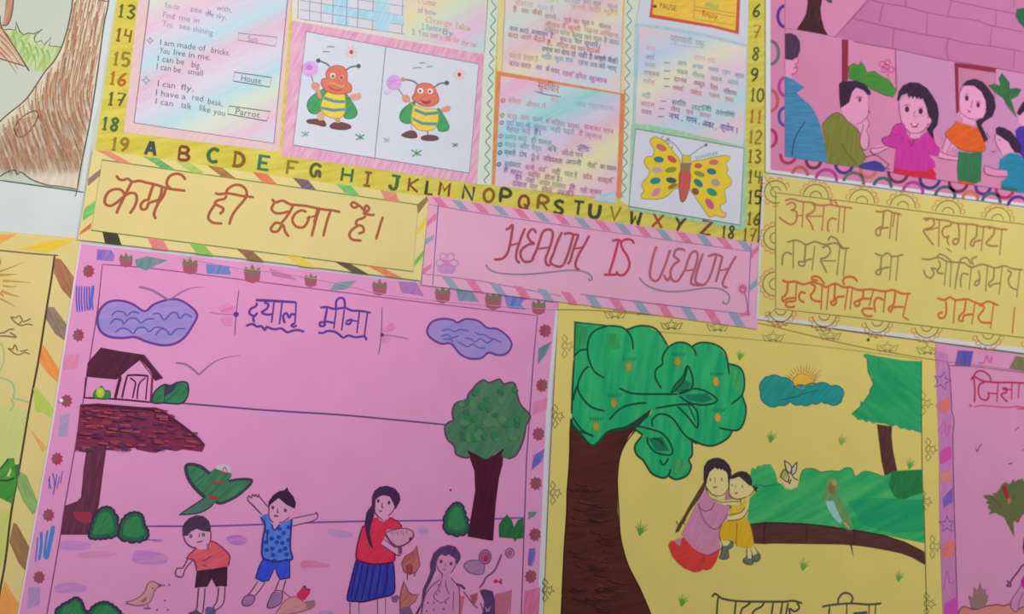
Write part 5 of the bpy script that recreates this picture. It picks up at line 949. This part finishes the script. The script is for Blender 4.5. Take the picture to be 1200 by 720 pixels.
s.part('crown_lines', S(A('158,300 165,100 180,88 350,105'), OL2, 1.5), [S(A(q), OL2, 2.3) for q in ('330,400 270,360 235,270 240,180 280,130 350,105', '350,105 430,115 480,170 490,240', '450,130 530,105 620,125 685,220', '845,275 830,235 790,205 740,200 690,225 655,280 655,320 620,350 615,400 650,460', '815,225 870,200 950,210 1010,260 1030,380', '1030,320 1090,340 1115,400 1105,490 1040,548', '1105,505 1125,570 1115,640 1085,690 1030,692 975,680', '155,280 190,245 230,240', '330,585 250,560 190,490 180,430 210,360 240,335', '150,530 165,470 180,440', '410,455 480,485 600,490 740,490', '355,635 420,570 500,545 565,540', '590,580 520,640 460,685 350,700', '615,570 740,550 830,548', '705,485 725,440 770,390 795,330 825,400 815,460 750,490', '795,340 770,420 715,480', '745,485 830,460 900,475 965,525 900,550 810,540 750,500', '810,545 850,590 850,680 800,620 740,560', '800,550 840,640', '150,620 200,690 270,730', '158,300 148,480 145,600')],
  [S(B(q), OL2, 2.3) for q in ('600,195 598,155 640,122 710,145 780,240 850,290', '500,190 560,200 650,230 700,290 705,350 620,340 575,290 570,250', '145,150 150,190 200,240 265,300 350,220 460,190 590,100', '1050,210 1020,260 940,300 870,290 800,255', '820,270 822,350 803,380 817,420 790,470 730,490 690,470', '545,240 500,300 510,350 545,380 570,420 600,460 660,482 690,465 700,430', '590,100 520,185 500,205 545,240', '140,165 180,215 260,242', '600,260 640,270 660,300', '640,380 660,410 690,370')], z=22, parent=t)
for b_, rows in ((A, (('340,150 400,150 420,230 350,250', cr((70, 168, 92), (40, 152, 92), 85)), ('170,100 230,110 225,210 165,250', cr((60, 160, 90), (36, 140, 90), 85)), ('770,400 815,430 800,465 730,480 720,450', cr((30, 120, 84), (26, 130, 88), 50)), ('780,495 900,485 940,520 880,540 800,525', cr((30, 120, 92), (26, 130, 96), 10)), ('1040,340 1090,360 1095,470 1050,470', cr((80, 176, 100), (46, 158, 96), 80)))), (B, (('720,370 800,380 790,450 710,470', cr((80, 172, 104), (46, 156, 96), 80)), ('575,260 650,250 695,330 620,330', cr((22, 116, 86), (26, 128, 90), 30))))):
    for q, k in rows: s.part('leaf_patch', F(b_(q), k), z=20, parent=t)
for b_, x, y in ((A, 465, 335), (A, 740, 308), (A, 955, 420), (A, 380, 540), (A, 965, 622), (A, 280, 672), (A, 600, 530)):
    q = b_(f'{x},{y}')[0]
    if x == 600: continue
    s.part('fruit', FS(ell(q[0], q[1], 3.8, 5.6, -8, n=14), (206, 168, 62) if y > 310 and x > 500 else (168, 158, 64), (150, 120, 50), .8, False), [S([(q[0]+d*2.4-1, q[1]-7), (q[0]+d*3.2, q[1]-11)], (24, 96, 66), 1.1) for d in (-2, -1, 0, 1, 2, 3)], z=26, parent=t)
# border sketches
for x, y, c in ((721, 368, (150, 130, 80)), (787, 381, (96, 98, 76)), (841, 383, (120, 128, 80)), (906, 395, (124, 130, 92)), (973, 393, (126, 126, 92)), (1040, 407, (160, 132, 80)), (1087, 410, (96, 118, 70))):
    s.part('border_sketch', star(x, y, 7, c, 1.2), [S([(x+d*4, y+4), (x+d*9, y+5), (x+d*13, y-3), (x+d*8, y-1), (x+d*4, y+4)], c, 1.2, smooth=False) for d in (-1, 1)], S([(x-5, y+5), (x, y+3), (x+5, y+5)], c, 1.2), z=8)
for x, y, c in ((666, 406, (176, 138, 70)), (655, 488, (110, 108, 72)), (652, 578, (112, 116, 80)), (643, 692, (92, 98, 84)), (1086, 473, (112, 116, 72)), (1092, 527, (120, 104, 72)), (1086, 588, (126, 108, 72)), (1097, 641, (104, 124, 70)), (1090, 708, (110, 118, 84))):
    s.part('border_sketch', star(x+1, y, 6, c, 1.1, 5, 12), [S([(x-4, y+d*4), (x-1, y+d*9), (x-5, y+d*14), (x-7, y+d*9), (x-4, y+d*4)], c, 1.1, smooth=False) for d in (-1, 1)], S([(x-5, y-4), (x-7, y), (x-5, y+4)], c, 1.3), z=8)
# sun behind the cloud
c = s.part('drawn_cloud', FS(bumps(D('150,480 165,408 195,392 268,398 326,420 338,452 405,445 465,432 545,445 612,462 608,515 590,545 530,542 495,530 440,542 380,548 318,532 255,552 185,550'), .24), cr((30, 142, 138), (40, 154, 146), 50), (40, 104, 116), 1.3, False), S(D('250,525 330,510 420,480 480,470'), (30, 100, 110), 1.2), z=12)
su = s.part('drawn_sun', FS(D('325,430 335,400 360,380 385,374 425,388 448,412 452,432 405,437 385,460 345,445'), cr((236, 176, 56), (232, 190, 70), 30), (206, 120, 60), 1.2, False), z=10)
s.part('sun_rays', [S(D(q), (206, 116, 62), 1.3, taper=True) for q in ('325,400 285,380', '330,390 305,365', '340,380 318,350', '355,375 335,338', '368,370 355,330', '380,368 375,320', '392,368 395,330', '405,372 412,318', '415,375 430,322', '425,380 445,340', '435,385 465,345', '442,392 480,358', '448,402 495,352', '450,412 492,378', '452,420 470,408')], z=9, parent=su)
# tree at the right
t = s.part('drawn_tree', F(G('805,35 890,48 888,100 895,180 920,300 880,335 850,330 830,240 815,120'), cr((98, 58, 54), (84, 48, 46), 80)), z=12)
s.part('crown', F(D('728,268 745,262 800,275 950,300 1056,306 1056,706 1030,702 1005,690 985,696 965,682 940,686 915,664 890,672 850,655 800,650 785,655 765,640 745,648 725,632 700,636 680,615 662,602 690,575 712,560 712,525 728,540 745,510 762,485 765,460 785,430 775,390 755,360 750,290 735,285'), cr((26, 156, 100), (54, 172, 106), -30, .35)), S(D('1056,306 1056,706'), (50, 70, 50), 1.4), S(D('662,602 712,560 765,485 785,430 755,360 750,290'), (36, 116, 80), 1.2, smooth=False), S(D('820,285 815,345'), (40, 130, 80), 1.2), z=16, parent=t)
# hedge and the fallen trunk
s.part('drawn_hedge', F(G('70,600 80,540 90,450 140,400 105,385 95,330 97,290 110,280 120,290 135,268 155,270 170,262 205,260 225,290 240,325 245,360 268,372 288,398 320,405 358,388 370,350 380,310 400,288 440,285 465,292 490,305 540,298 595,300 620,285 645,280 668,292 685,330 710,312 740,300 790,312 830,325 860,322 900,300 960,294 1062,290 1066,480 1072,705 1000,690 880,665 700,640 600,620 350,598'), cr((34, 166, 98), (78, 184, 108), 25, .3)), S(G('105,385 140,378 180,385 245,372'), (30, 110, 80), 1.1), S(G('370,350 380,310 400,288 440,285 465,292 490,305 540,298 595,300 620,285 645,280 668,292 685,330 740,300 830,325'), (40, 124, 80), 1.1), F(G('890,300 1062,290 1064,420 1000,440 940,470 900,440 870,380'), cr((32, 120, 62), (44, 132, 74), 70)), F(G('640,470 800,450 1060,460 1068,640 900,650 720,600'), cr((24, 154, 104), (44, 166, 106), 25, .3)), z=12)
Q = Z(860, 590, 5.53)
s.part('drawn_log', F(Q('108,140 200,128 300,130 420,132 500,140 620,152 700,168 800,180 900,198 980,212 1050,235 1120,260 1200,300 1235,318 1240,400 1200,378 1150,350 1080,325 1000,308 900,290 820,278 700,268 550,266 400,264 265,262 200,265 125,262'), cr((86, 48, 46), (98, 56, 52), 5)), S(Q('108,138 200,128 300,128 420,132 500,138 620,152 700,165 800,178 900,196 980,212 1050,235 1120,260 1235,318'), (40, 40, 34), 1.5), [S(Q(q), (60, 36, 36), 1.8) for q in ('205,120 195,200 195,265', '475,140 470,255', '780,180 785,270')], S(Q('760,272 775,345'), (50, 80, 50), 2.2, taper=True), z=16)
b = s.part('drawn_bird', F(G('525,350 545,338 580,350 588,390 590,440 630,510 655,570 672,622 640,632 605,590 560,520 505,460 500,430 515,390'), cr((100, 148, 84), (120, 160, 96), 60), True), E(*G('550,395')[0], 4, 7, (140, 110, 70)), E(*G('565,365')[0], 3, 3.6, (170, 170, 100)), S(G('620,590 650,622'), (200, 180, 110), 3.0), S(G('560,605 590,615'), (150, 150, 130), 2.4), z=18)
s.part('belly', F(G('515,468 562,468 580,520 610,580 598,598 560,560 528,510'), cr((150, 196, 200), (160, 206, 210), 70)), z=22, parent=b)
fl = s.part('drawn_flower', F(G('262,340 280,290 300,295 285,240 320,270 355,245 352,300 362,350 355,380 320,402 285,390'), (222, 204, 150)), [S(G(q), (84, 70, 50), 1.6) for q in ('285,240 295,290 318,310 322,270 285,240', '355,248 330,280 325,320 350,300 355,248', '262,330 285,290 310,330 300,360 262,330', '320,310 340,340 362,350', '305,345 312,370 322,345')], F(G('265,330 285,292 308,325 295,345'), (176, 174, 96)), F(G('325,290 350,262 345,310'), (190, 196, 200)), z=18)
# grass tufts
for x, y, sz, c in ((867, 421, 11, (110, 170, 62)), (903, 518, 14, (96, 160, 62)), (986, 521, 12, (132, 176, 80)), (1066, 549, 13, (96, 168, 84)), (750, 627, 17, (92, 158, 56)), (799, 710, 14, (98, 164, 62)), (941, 668, 14, (100, 168, 66)), (1053, 681, 13, (104, 172, 80)), (748, 369, 4, (150, 170, 80))):
    s.part('drawn_grass_tuft', tuft(x, y, sz, c, 6, 80, 12, 2.2), F([(x-3, y-sz*.4), (x+3, y-sz*.45), (x+1, y+1), (x-1, y+1)], c), z=8)
# the two hugging children
Q = Z(770, 520, 8); R = Z(770, 590, 8)
SKY_, LD = (230, 210, 142), (100, 76, 60)
m = s.part('drawn_girl', F(Q('470,330 490,270 540,225 610,238 660,280 668,420 620,482 560,492 500,462 460,395'), SKY_), F(Q('560,480 640,460 640,520 560,530'), SKY_), F(Q('455,415 500,490 540,525 640,545 782,545 782,582 650,580 520,545 470,470'), SKY_), S(Q('470,330 455,390 500,462 560,492 620,482 668,420 668,300'), LD, 1.0), S(Q('455,415 500,505 600,550 700,545 780,545'), LD, 1.0), S(Q('650,580 782,582'), LD, .9), S(Q('785,520 785,575'), (80, 60, 50), 1.4), S(Q('497,325 503,355'), (70, 50, 50), 1.7), S(Q('605,320 610,355'), (70, 50, 50), 1.7), S(Q('545,320 543,365'), LD, 1.1), S(Q('522,405 545,415 562,402'), (150, 80, 70), 1.5), z=22)
s.part('hair', F(Q('440,370 438,300 440,220 470,165 520,138 570,132 630,152 675,200 697,250 698,310 670,370 660,285 640,250 628,262 615,238 600,252 585,232 570,245 545,226 495,265 472,330 460,390'), cr((52, 42, 52), (62, 52, 60), 60)), z=32, parent=m)
s.part('braid', F(Q('440,360 458,395 430,460 380,540 320,620 262,722')+R('290,140 240,200 205,265 175,278 178,250 200,200 240,140')+Q('300,590 390,440'), cr((88, 66, 46), (98, 76, 54), 55)), S(R('180,165 195,200'), LD, 1.2), S(R('250,180 265,200'), LD, 1.0), z=28, parent=m)
s.part('blouse', F(Q('448,420 480,480 540,540 650,582 700,590')+R('690,10 680,60 650,150 600,200 580,250 580,310 598,432 540,460 470,488 400,462 340,425 270,345 228,292 300,150 330,80 375,0'), cr((214, 140, 174), (206, 130, 166), 60)), F(Q('640,450 690,440 700,520 635,530'), (190, 120, 150)), S(Q('390,560 400,600 450,635 510,610 545,550'), (140, 80, 120), 1.3), S(R('390,30 430,140 480,210 550,245 610,190 660,100'), (140, 80, 120), 1.3), F(R('150,350 230,315 222,380 212,405'), (200, 136, 160)), S(R('590,430 540,460 470,488 400,462'), (150, 60, 80), 1.0), z=26, parent=m)
s.part('trousers', F(R('105,390 130,350 165,355 190,380 212,405 222,350 250,325 290,365 350,425 420,468 470,490 540,465 592,432 560,540 510,615 470,630 435,622 400,642 350,648 260,612 190,555 140,490'), cr((224, 68, 62), (214, 58, 58), 20)), S(R('165,355 212,405 222,350 250,325'), (150, 40, 50), 1.2, smooth=False), S(R('440,500 430,560'), (170, 40, 46), 1.4), z=24, parent=m)
m2 = s.part('drawn_child', F(Q('680,350 720,330 770,310 850,382 905,410 905,440 870,485 830,505 780,520 715,512 680,470'), SKY_), F(R('655,115 700,112 780,90 825,40 830,0 855,10 850,70 820,120 760,155 660,165'), SKY_), F(R('600,350 660,350 690,360 660,400 620,400'), SKY_), F(R('845,425 890,420 885,520 850,520'), SKY_), F(R('875,420 915,410 945,470 900,490'), SKY_), S(Q('680,350 678,470 715,512 780,518 840,500'), LD, 1.0), S(Q('890,405 912,425 890,470 860,490'), LD, 1.0), S(Q('700,380 708,402'), (70, 50, 50), 1.5), S(Q('797,390 803,418'), (70, 50, 50), 1.7), S(Q('738,385 735,415'), LD, 1.0), S(Q('730,460 742,470 755,458'), (150, 80, 60), 1.6), S(R('660,165 760,155 820,120 855,60'), LD, 1.0), S(R('660,115 780,90 825,40'), LD, 1.0), S(R('840,425 845,500'), LD, 1.0), S(R('878,425 890,470'), LD, 1.0), S(R('915,410 945,470'), LD, 1.0), z=30)
s.part('hair', F(Q('680,330 700,300 740,272 790,258 840,268 875,300 892,345 892,395 865,395 815,345 770,312 720,330'), cr((56, 46, 54), (66, 54, 60), 50)), F(Q('895,395 950,410 932,452 915,440'), (52, 60, 54)), z=36, parent=m2)
s.part('top', F(Q('690,610 705,575 785,582 830,520 850,590')+R('830,30 780,90 690,105'), cr((224, 180, 48), (230, 188, 58), 40)), z=28, parent=m2)
s.part('trousers', F(R('605,205 650,165 740,155 820,122 865,180 890,260 910,380 890,428 820,412 750,402 740,375 690,350 640,345 598,355 583,285'), cr((230, 182, 36), (220, 170, 40), 70)), S(R('750,190 745,300 740,380'), (150, 110, 40), 1.2), S(R('605,205 583,285 598,355'), (140, 100, 50), 1.1), S(R('865,180 890,260 910,380'), (150, 110, 50), 1.0), z=26, parent=m2)
GY = cr((120, 124, 112), (96, 104, 100), 60)
s.part('shoes', FS(R('605,425 625,380 665,358 710,365 708,410 668,440 672,510 625,525 585,510 605,460'), GY, (74, 76, 76), 1.0), FS(R('808,545 822,515 860,502 902,520 895,572 840,570'), GY, (74, 76, 76), 1.0), FS(R('890,475 930,452 968,490 960,535 918,548 895,525'), GY, (74, 76, 76), 1.0), z=24, parent=m2)
Q = Z(780, 640, 4)
BK = (84, 82, 72)
s.part('title_word', [S(Q(q), BK, 2.5) for q in ('218,240 230,225 245,232 260,245 300,255 350,260 420,262 500,262 560,262 600,258 640,270', '246,240 240,320 238,420', '330,262 322,340 318,420', '400,265 375,285 360,295 350,330 360,370', '462,265 450,285 415,305 405,340 420,380', '505,265 495,340 492,420', '548,265 538,340 535,420', '575,268 562,340 560,420', '615,268 628,290 605,308 580,295 590,340')], z=8)
s.part('title_word', [S(Q(q), BK, 2.5) for q in ('733,287 760,280 800,275 870,270 950,275 1012,270', '770,285 760,350 740,380', '808,278 812,245 835,222 862,225 877,245 868,272', '850,275 845,420', '955,275 948,420', '985,275 978,420', '880,318 945,312', '760,350 840,345')], F(Q('880,312 945,306 945,322 890,330'), (90, 110, 100)), z=8)

# ------------------------------------------------------------------ pink poster at the right
s = Sheet('pink_parrot_poster', 'pink poster with a star bordered edge and a green bird, beside the yellow tree poster', 'poster',
          I('1096,402 1290,430 1290,790 1110,790 1104,650 1099,500'), 2.0*MM, (220, 146, 188))
A = Z(1000, 360, 6); B = Z(1000, 480, 6); C = Z(1000, 600, 6)
s.part('frame_line', S(A('665,390 675,440 688,620 692,720'), (90, 50, 90), 1.3), S(B('690,0 708,80 700,200 703,400 710,720'), (90, 50, 90), 1.3), S(C('710,0 722,400 735,720 740,1000'), (90, 50, 90), 1.3), S(A('665,412 860,420 1000,438 1200,462 1700,520'), (160, 80, 120), 1.2), z=4)
s.part('border_strip', F(A('575,300 665,330 690,720')+B('700,80 705,400')+C('715,0 735,720 730,1000 640,1000 605,0')+B('605,400 598,0'), cr((206, 132, 188), (198, 122, 178), 85)), z=2)
for base, q, c in ((A, '735,305 845,310 825,415 715,408', cr((90, 80, 170), (110, 90, 180), 80)), (A, '1140,345 1700,420 1700,500 1200,450 1095,432', cr((140, 120, 90), (110, 120, 70), 80)), (A, '675,625 685,720 600,720 580,690', (224, 120, 110)), (B, '598,-10 690,-10 640,30', (224, 120, 110)), (B, '605,310 640,270 690,260 690,350 612,390', (214, 80, 170)), (B, '605,450 690,425 690,500 650,520 612,500', cr((226, 126, 126), (222, 140, 140), 40)), (B, '628,630 660,590 700,545 700,650 635,695', cr((120, 90, 180), (134, 100, 186), 60)), (C, '625,245 660,205 715,190 715,310 630,330', cr((226, 110, 110), (222, 130, 130), 40)), (C, '640,650 735,590 735,760 640,760', (206, 80, 180))):
    s.part('border_patch', F(base(q), c), z=8)
s.part('border_star', star(*A('625,520')[0], 11, (92, 76, 170), 1.5, 5, -75), z=10)
s.part('border_star', star(*C('660,90')[0], 10, (92, 76, 160), 1.5), z=10)
s.part('border_squiggle', S(B('600,150 640,90 650,150 680,110 660,190 640,150 615,170'), (210, 90, 160), 1.3), z=10)
s.part('border_squiggle', S(C('640,540 660,420 680,500 715,480'), (190, 90, 180), 1.2), z=10)
s.part('border_squiggle', S(A('880,395 920,390 940,340 955,390 975,350 970,400'), (206, 80, 160), 1.5), z=10)
T2 = (190, 40, 90)
s.part('title_word', [S(A(q), T2, 2.6) for q in ('828,512 845,488 870,500 920,522 1000,530 1100,530 1200,535 1400,545', '845,490 855,580 852,672', '845,495 868,455 915,452 958,485 967,520', '925,530 888,545 880,600 895,640 930,655 955,630 945,600', '945,605 1012,610', '1018,530 1010,667', '1048,568 1080,575 1075,600 1040,615 1065,650 1087,667', '1050,582 1112,580', '1117,532 1112,650', '1167,535 1160,642', '1250,540 1240,640', '1290,545 1340,600 1300,640')], z=10)
s.part('title_underline', S(A('850,702 900,693 960,697 1080,706 1150,700 1200,706 1300,712'), (206, 70, 130), 1.6), E(*A('825,693')[0], 1.5, 1.5, (206, 70, 130)), S(A('1150,715 1250,718'), (220, 70, 80), 2.2), z=10)
for q in ('862,272 872,300 885,265 905,245', '1135,150 1150,135 1168,125', '1090,385 1110,380 1122,372', '1185,290 1200,280'):
    s.part('drawn_bird', S(B(q), (150, 60, 110), 1.4), z=10)
bd = s.part('drawn_parrot', F(B('915,605 950,600 995,608 975,590 1000,590 1030,560 1040,535 1065,512 1095,525 1110,515 1125,490 1135,510 1160,495 1190,485 1200,505 1500,540 1500,740 1300,760 1195,735')+C('1165,62 1125,70 1130,130 1132,178 1095,110 1062,42 1000,8 950,18 960,0')+B('970,715 945,690 955,670 930,655 950,640 925,625'), cr((96, 112, 62), (110, 106, 68), 40)), F(B('1045,545 1070,535 1090,580 1100,630 1080,640 1055,590'), (160, 46, 70)), F(B('1080,630 1105,625 1108,655 1088,665'), (206, 110, 70)), S(B('1100,560 1130,500'), (90, 96, 60), 1.6), S(B('1130,560 1165,500'), (90, 96, 60), 1.6), F(C('1145,50 1172,40 1168,72 1148,78'), (180, 70, 80)), S(B('960,620 1010,650 1040,700'), (80, 92, 56), 1.3), S(B('1130,600 1120,680'), (80, 92, 56), 1.3), z=12)
m = s.part('drawn_child', F(C('1110,650 1120,600 1180,520 1500,560 1500,800 1180,640 1160,690 1140,705 1110,690'), (206, 138, 180)), S(C('1180,520 1120,610 1105,660 1130,700 1158,695 1165,640 1195,570'), (130, 60, 110), 1.2), S(C('1300,340 1200,372 1160,420 1108,490 1110,520 1080,522 1095,500 1080,485'), (110, 46, 96), 2.2), z=14)
s.part('dress', F(C('1200,180 1192,250 1200,300 1400,330 1500,200'), (96, 36, 90)), F(C('1180,480 1200,450 1500,480 1500,580 1200,540 1180,520'), (206, 40, 150)), z=18, parent=m)
s.part('drawn_hill', F(C('738,720 750,690 780,668 850,688 930,665 1010,655 1060,662 1100,650 1130,690 1200,668 1600,660 1600,1100 745,1100'), cr((216, 126, 118), (222, 138, 130), 20)), S(C('738,720 750,690 780,668 850,688 930,665 1010,655 1060,662 1100,650 1130,690 1200,668'), (120, 66, 90), 1.6), z=10)
s.part('drawn_plant', FS(C('830,672 812,590 845,610 850,530 875,560 890,500 910,555 930,545 930,590 945,585 940,630 915,675 870,690'), cr((160, 112, 118), (150, 122, 120), 80), (130, 90, 100), 1.0, False), [S(C(q), (170, 110, 90), 1.0) for q in ('890,510 885,660', '850,540 865,650', '930,560 905,660')], z=14)

# ------------------------------------------------------------------ yellow poster at the lower left
s = Sheet('yellow_sun_poster', 'yellow poster with sun rays and small birds, striped border, left of the pink village poster', 'poster',
          I('-70,262 0,271 93,279 95,290 62,500 10,790 -70,790'), 0.5*MM, (223, 201, 134))
A = Z(0, 240, 6); B = Z(0, 360, 6); C = Z(0, 480, 6); D = Z(0, 600, 6)
s.part('frame_line', S(A('-300,300 0,322 200,342 410,358'), (126, 112, 66), 1.6), S(A('385,355 365,500 330,720')+B('270,380 205,720')+C('140,390 80,720')+D('40,330 5,530 -30,720'), (88, 72, 44), 2.0), z=4)
for base, q, c in ((A, '-100,250 0,210 120,205 0,280 -100,300', cr((236, 160, 80), (232, 180, 100), 30)), (A, '150,310 300,262 545,230 480,270 340,335', cr((232, 190, 50), (236, 200, 80), 20)), (A, '385,375 430,385 520,510 525,600 500,668 430,590 380,480', cr((160, 104, 78), (180, 124, 90), -60)), (B, '335,0 380,0 470,125 460,240 390,190 320,80', cr((136, 110, 104), (160, 134, 110), -60)), (B, '300,262 320,290 418,440 405,530 330,460 275,385', cr((232, 140, 66), (236, 156, 84), -60)), (B, '235,570 260,570 385,720 330,740 250,740', cr((170, 200, 86), (200, 204, 100), -60)), (C, '240,0 375,0 360,60 300,20', (180, 200, 96)), (C, '198,110 215,140 330,270 300,300', cr((226, 160, 90), (226, 180, 100), -60)), (C, '135,430 190,470 260,640 275,700 230,740 160,640 120,540', cr((120, 160, 96), (160, 184, 110), -60)), (D, '95,78 120,90 218,270 190,430 130,360 65,210', cr((150, 110, 76), (166, 126, 86), -60)), (D, '35,490 150,680 150,760 0,760 0,600', cr((236, 150, 76), (232, 164, 90), -60))):
    s.part('border_stripe', F(base(q), c), z=6)
s.part('sun_rays', [S(A(q), (196, 150, 66), w, taper=True) for q, w in (('0,470 80,440 165,405', 2.0), ('0,495 60,492 120,488', 3.0), ('20,535 100,540 215,548', 2.6), ('20,570 80,578 120,570', 2.2), ('10,605 70,630 140,648', 3.0), ('0,660 60,690 120,722', 2.0), ('0,420 5,390 10,380', 2.0), ('0,620 30,650', 3.0))], z=6)
BD = (136, 116, 76)
s.part('drawn_bird', S(B('75,68 95,95 130,125 165,128 190,120 230,128'), BD, 1.3), S(B('75,68 110,75 125,65 140,62 150,78 155,98 130,120'), BD, 1.2), S(B('160,105 190,95 215,82'), BD, 1.4), z=6)
s.part('drawn_bird', S(B('-20,185 30,180 60,160 100,155'), BD, 1.5), S(B('0,205 50,205 115,212 70,178'), BD, 1.5), z=6)
s.part('drawn_bird', S(B('55,290 80,310 105,330 140,335 170,320 210,332'), BD, 1.3), S(B('55,290 90,295 105,265 125,310'), BD, 1.3), S(B('140,310 170,308 195,298'), BD, 1.3), z=6)
s.part('drawn_cloud', S(B('-40,240 10,260 28,320 22,400 -10,460 -50,470'), (176, 190, 130), 1.5), S(B('-40,500 20,500 80,530 105,590 95,640 140,650 200,670'), (160, 190, 140), 1.6), S(B('80,645 95,690 70,730'), (160, 190, 140), 1.4), z=6)
s.part('drawn_field', F(C('-300,-60 0,-40 95,-20 160,0 205,0 140,390 95,345 60,345 0,420 -300,500'), cr((206, 206, 130), (200, 204, 128), 80)), F(D('-300,20 0,0 90,-20 80,20 35,330 0,400 -300,600'), cr((190, 204, 110), (206, 204, 114), 80)), z=3)
s.part('drawn_leaf', F(C('-100,470 0,415 30,380 65,345 100,342 106,390 135,385 140,450 120,500 108,560 95,620 85,665 0,622 -100,600'), cr((60, 140, 52), (84, 156, 70), 50)), F(C('45,470 75,410 82,430 65,475'), (206, 200, 130)), S(C('60,345 30,385 0,420'), (60, 96, 60), 1.6), S(C('0,500 60,500 100,480'), (40, 90, 44), 1.8), F(C('105,390 138,385 138,450 112,500'), (70, 110, 70)), z=8)

# ------------------------------------------------------------------ cord and pin
def cord(name, label, path, off, r, c, back=None):
    q = crom(path, 5)
    P = [W(p, off) for p in q]
    o = (sum(x for x, _ in P)/len(P), min(z for _, z in P))
    V, FA = [], []
    n = len(P)
    for i, (x, z) in enumerate(P):
        a, b = P[max(0, i-1)], P[min(n-1, i+1)]
        dx, dz = b[0]-a[0], b[1]-a[1]; L = math.hypot(dx, dz)
        for k in range(6):
            t = 2*math.pi*k/6
            V.append((x-dz/L*r*math.cos(t)-o[0], -r*math.sin(t), z+dx/L*r*math.cos(t)-o[1]))
    for i in range(n-1):
        for k in range(6):
            a, b = 6*i+k, 6*i+(k+1) % 6
            FA.append((a, b, b+6, a+6))
    FA += [tuple(range(6))[::-1], tuple(range(6*n-6, 6*n))]
    me = bpy.data.meshes.new(name); me.from_pydata(V, [], FA); me.materials.append(mat(c)); me.update()
    ob = bpy.data.objects.new(name, me); COL.objects.link(ob); ob.location = (o[0], -off, o[1])
    ob['label'] = label; ob['category'] = 'cord'
cord('thread', 'thin pale thread stretched across the top border of the pink village poster', I('212,303 232,305.5 285,315 330,320 400,333 450,345 540,355 600,360 652,363'), 1.95*MM, 0.00045, (228, 180, 190))
cord('thread', 'thin brown thread slanting across the yellow tree poster below the verse poster', I('652,363 700,364 760,369 830,374 884,378 940,391 1000,405 1060,416 1110,424 1160,430 1290,448'), 2.3*MM, 0.0005, (150, 108, 70))

def pin(label, p, off, r, c, name='drawing_pin'):
    x, z = W(p, off); V, FA = [], []
    prof = ((0.25, 0.0), (0.3, 0.2), (1.0, 0.25), (1.0, 0.45), (0.7, 0.75), (0.3, 0.9))
    N = 14
    for rr, d in prof:
        for k in range(N):
            t = 2*math.pi*k/N; V.append((r*rr*math.cos(t), -d*r, r*rr*math.sin(t)))
    for i in range(len(prof)-1):
        for k in range(N):
            a, b = N*i+k, N*i+(k+1) % N
            FA.append((a, b, b+N, a+N))
    FA += [tuple(range(N))[::-1], tuple(range(N*(len(prof)-1), N*len(prof)))]
    me = bpy.data.meshes.new(name); me.from_pydata(V, [], FA); me.materials.append(mat(c)); me.update()
    ob = bpy.data.objects.new(name, me); COL.objects.link(ob); ob.location = (x, -off, z)
    ob['label'] = label; ob['category'] = 'pin'
pin('small dark pin head on the yellow tree poster, just under the verse poster', (1017.3, 398.3), 1.9*MM, 0.0024, (78, 66, 44))
pin('small shiny pin in the left edge of the pink village poster', (71.5, 470), 1.4*MM, 0.0026, (236, 226, 226))
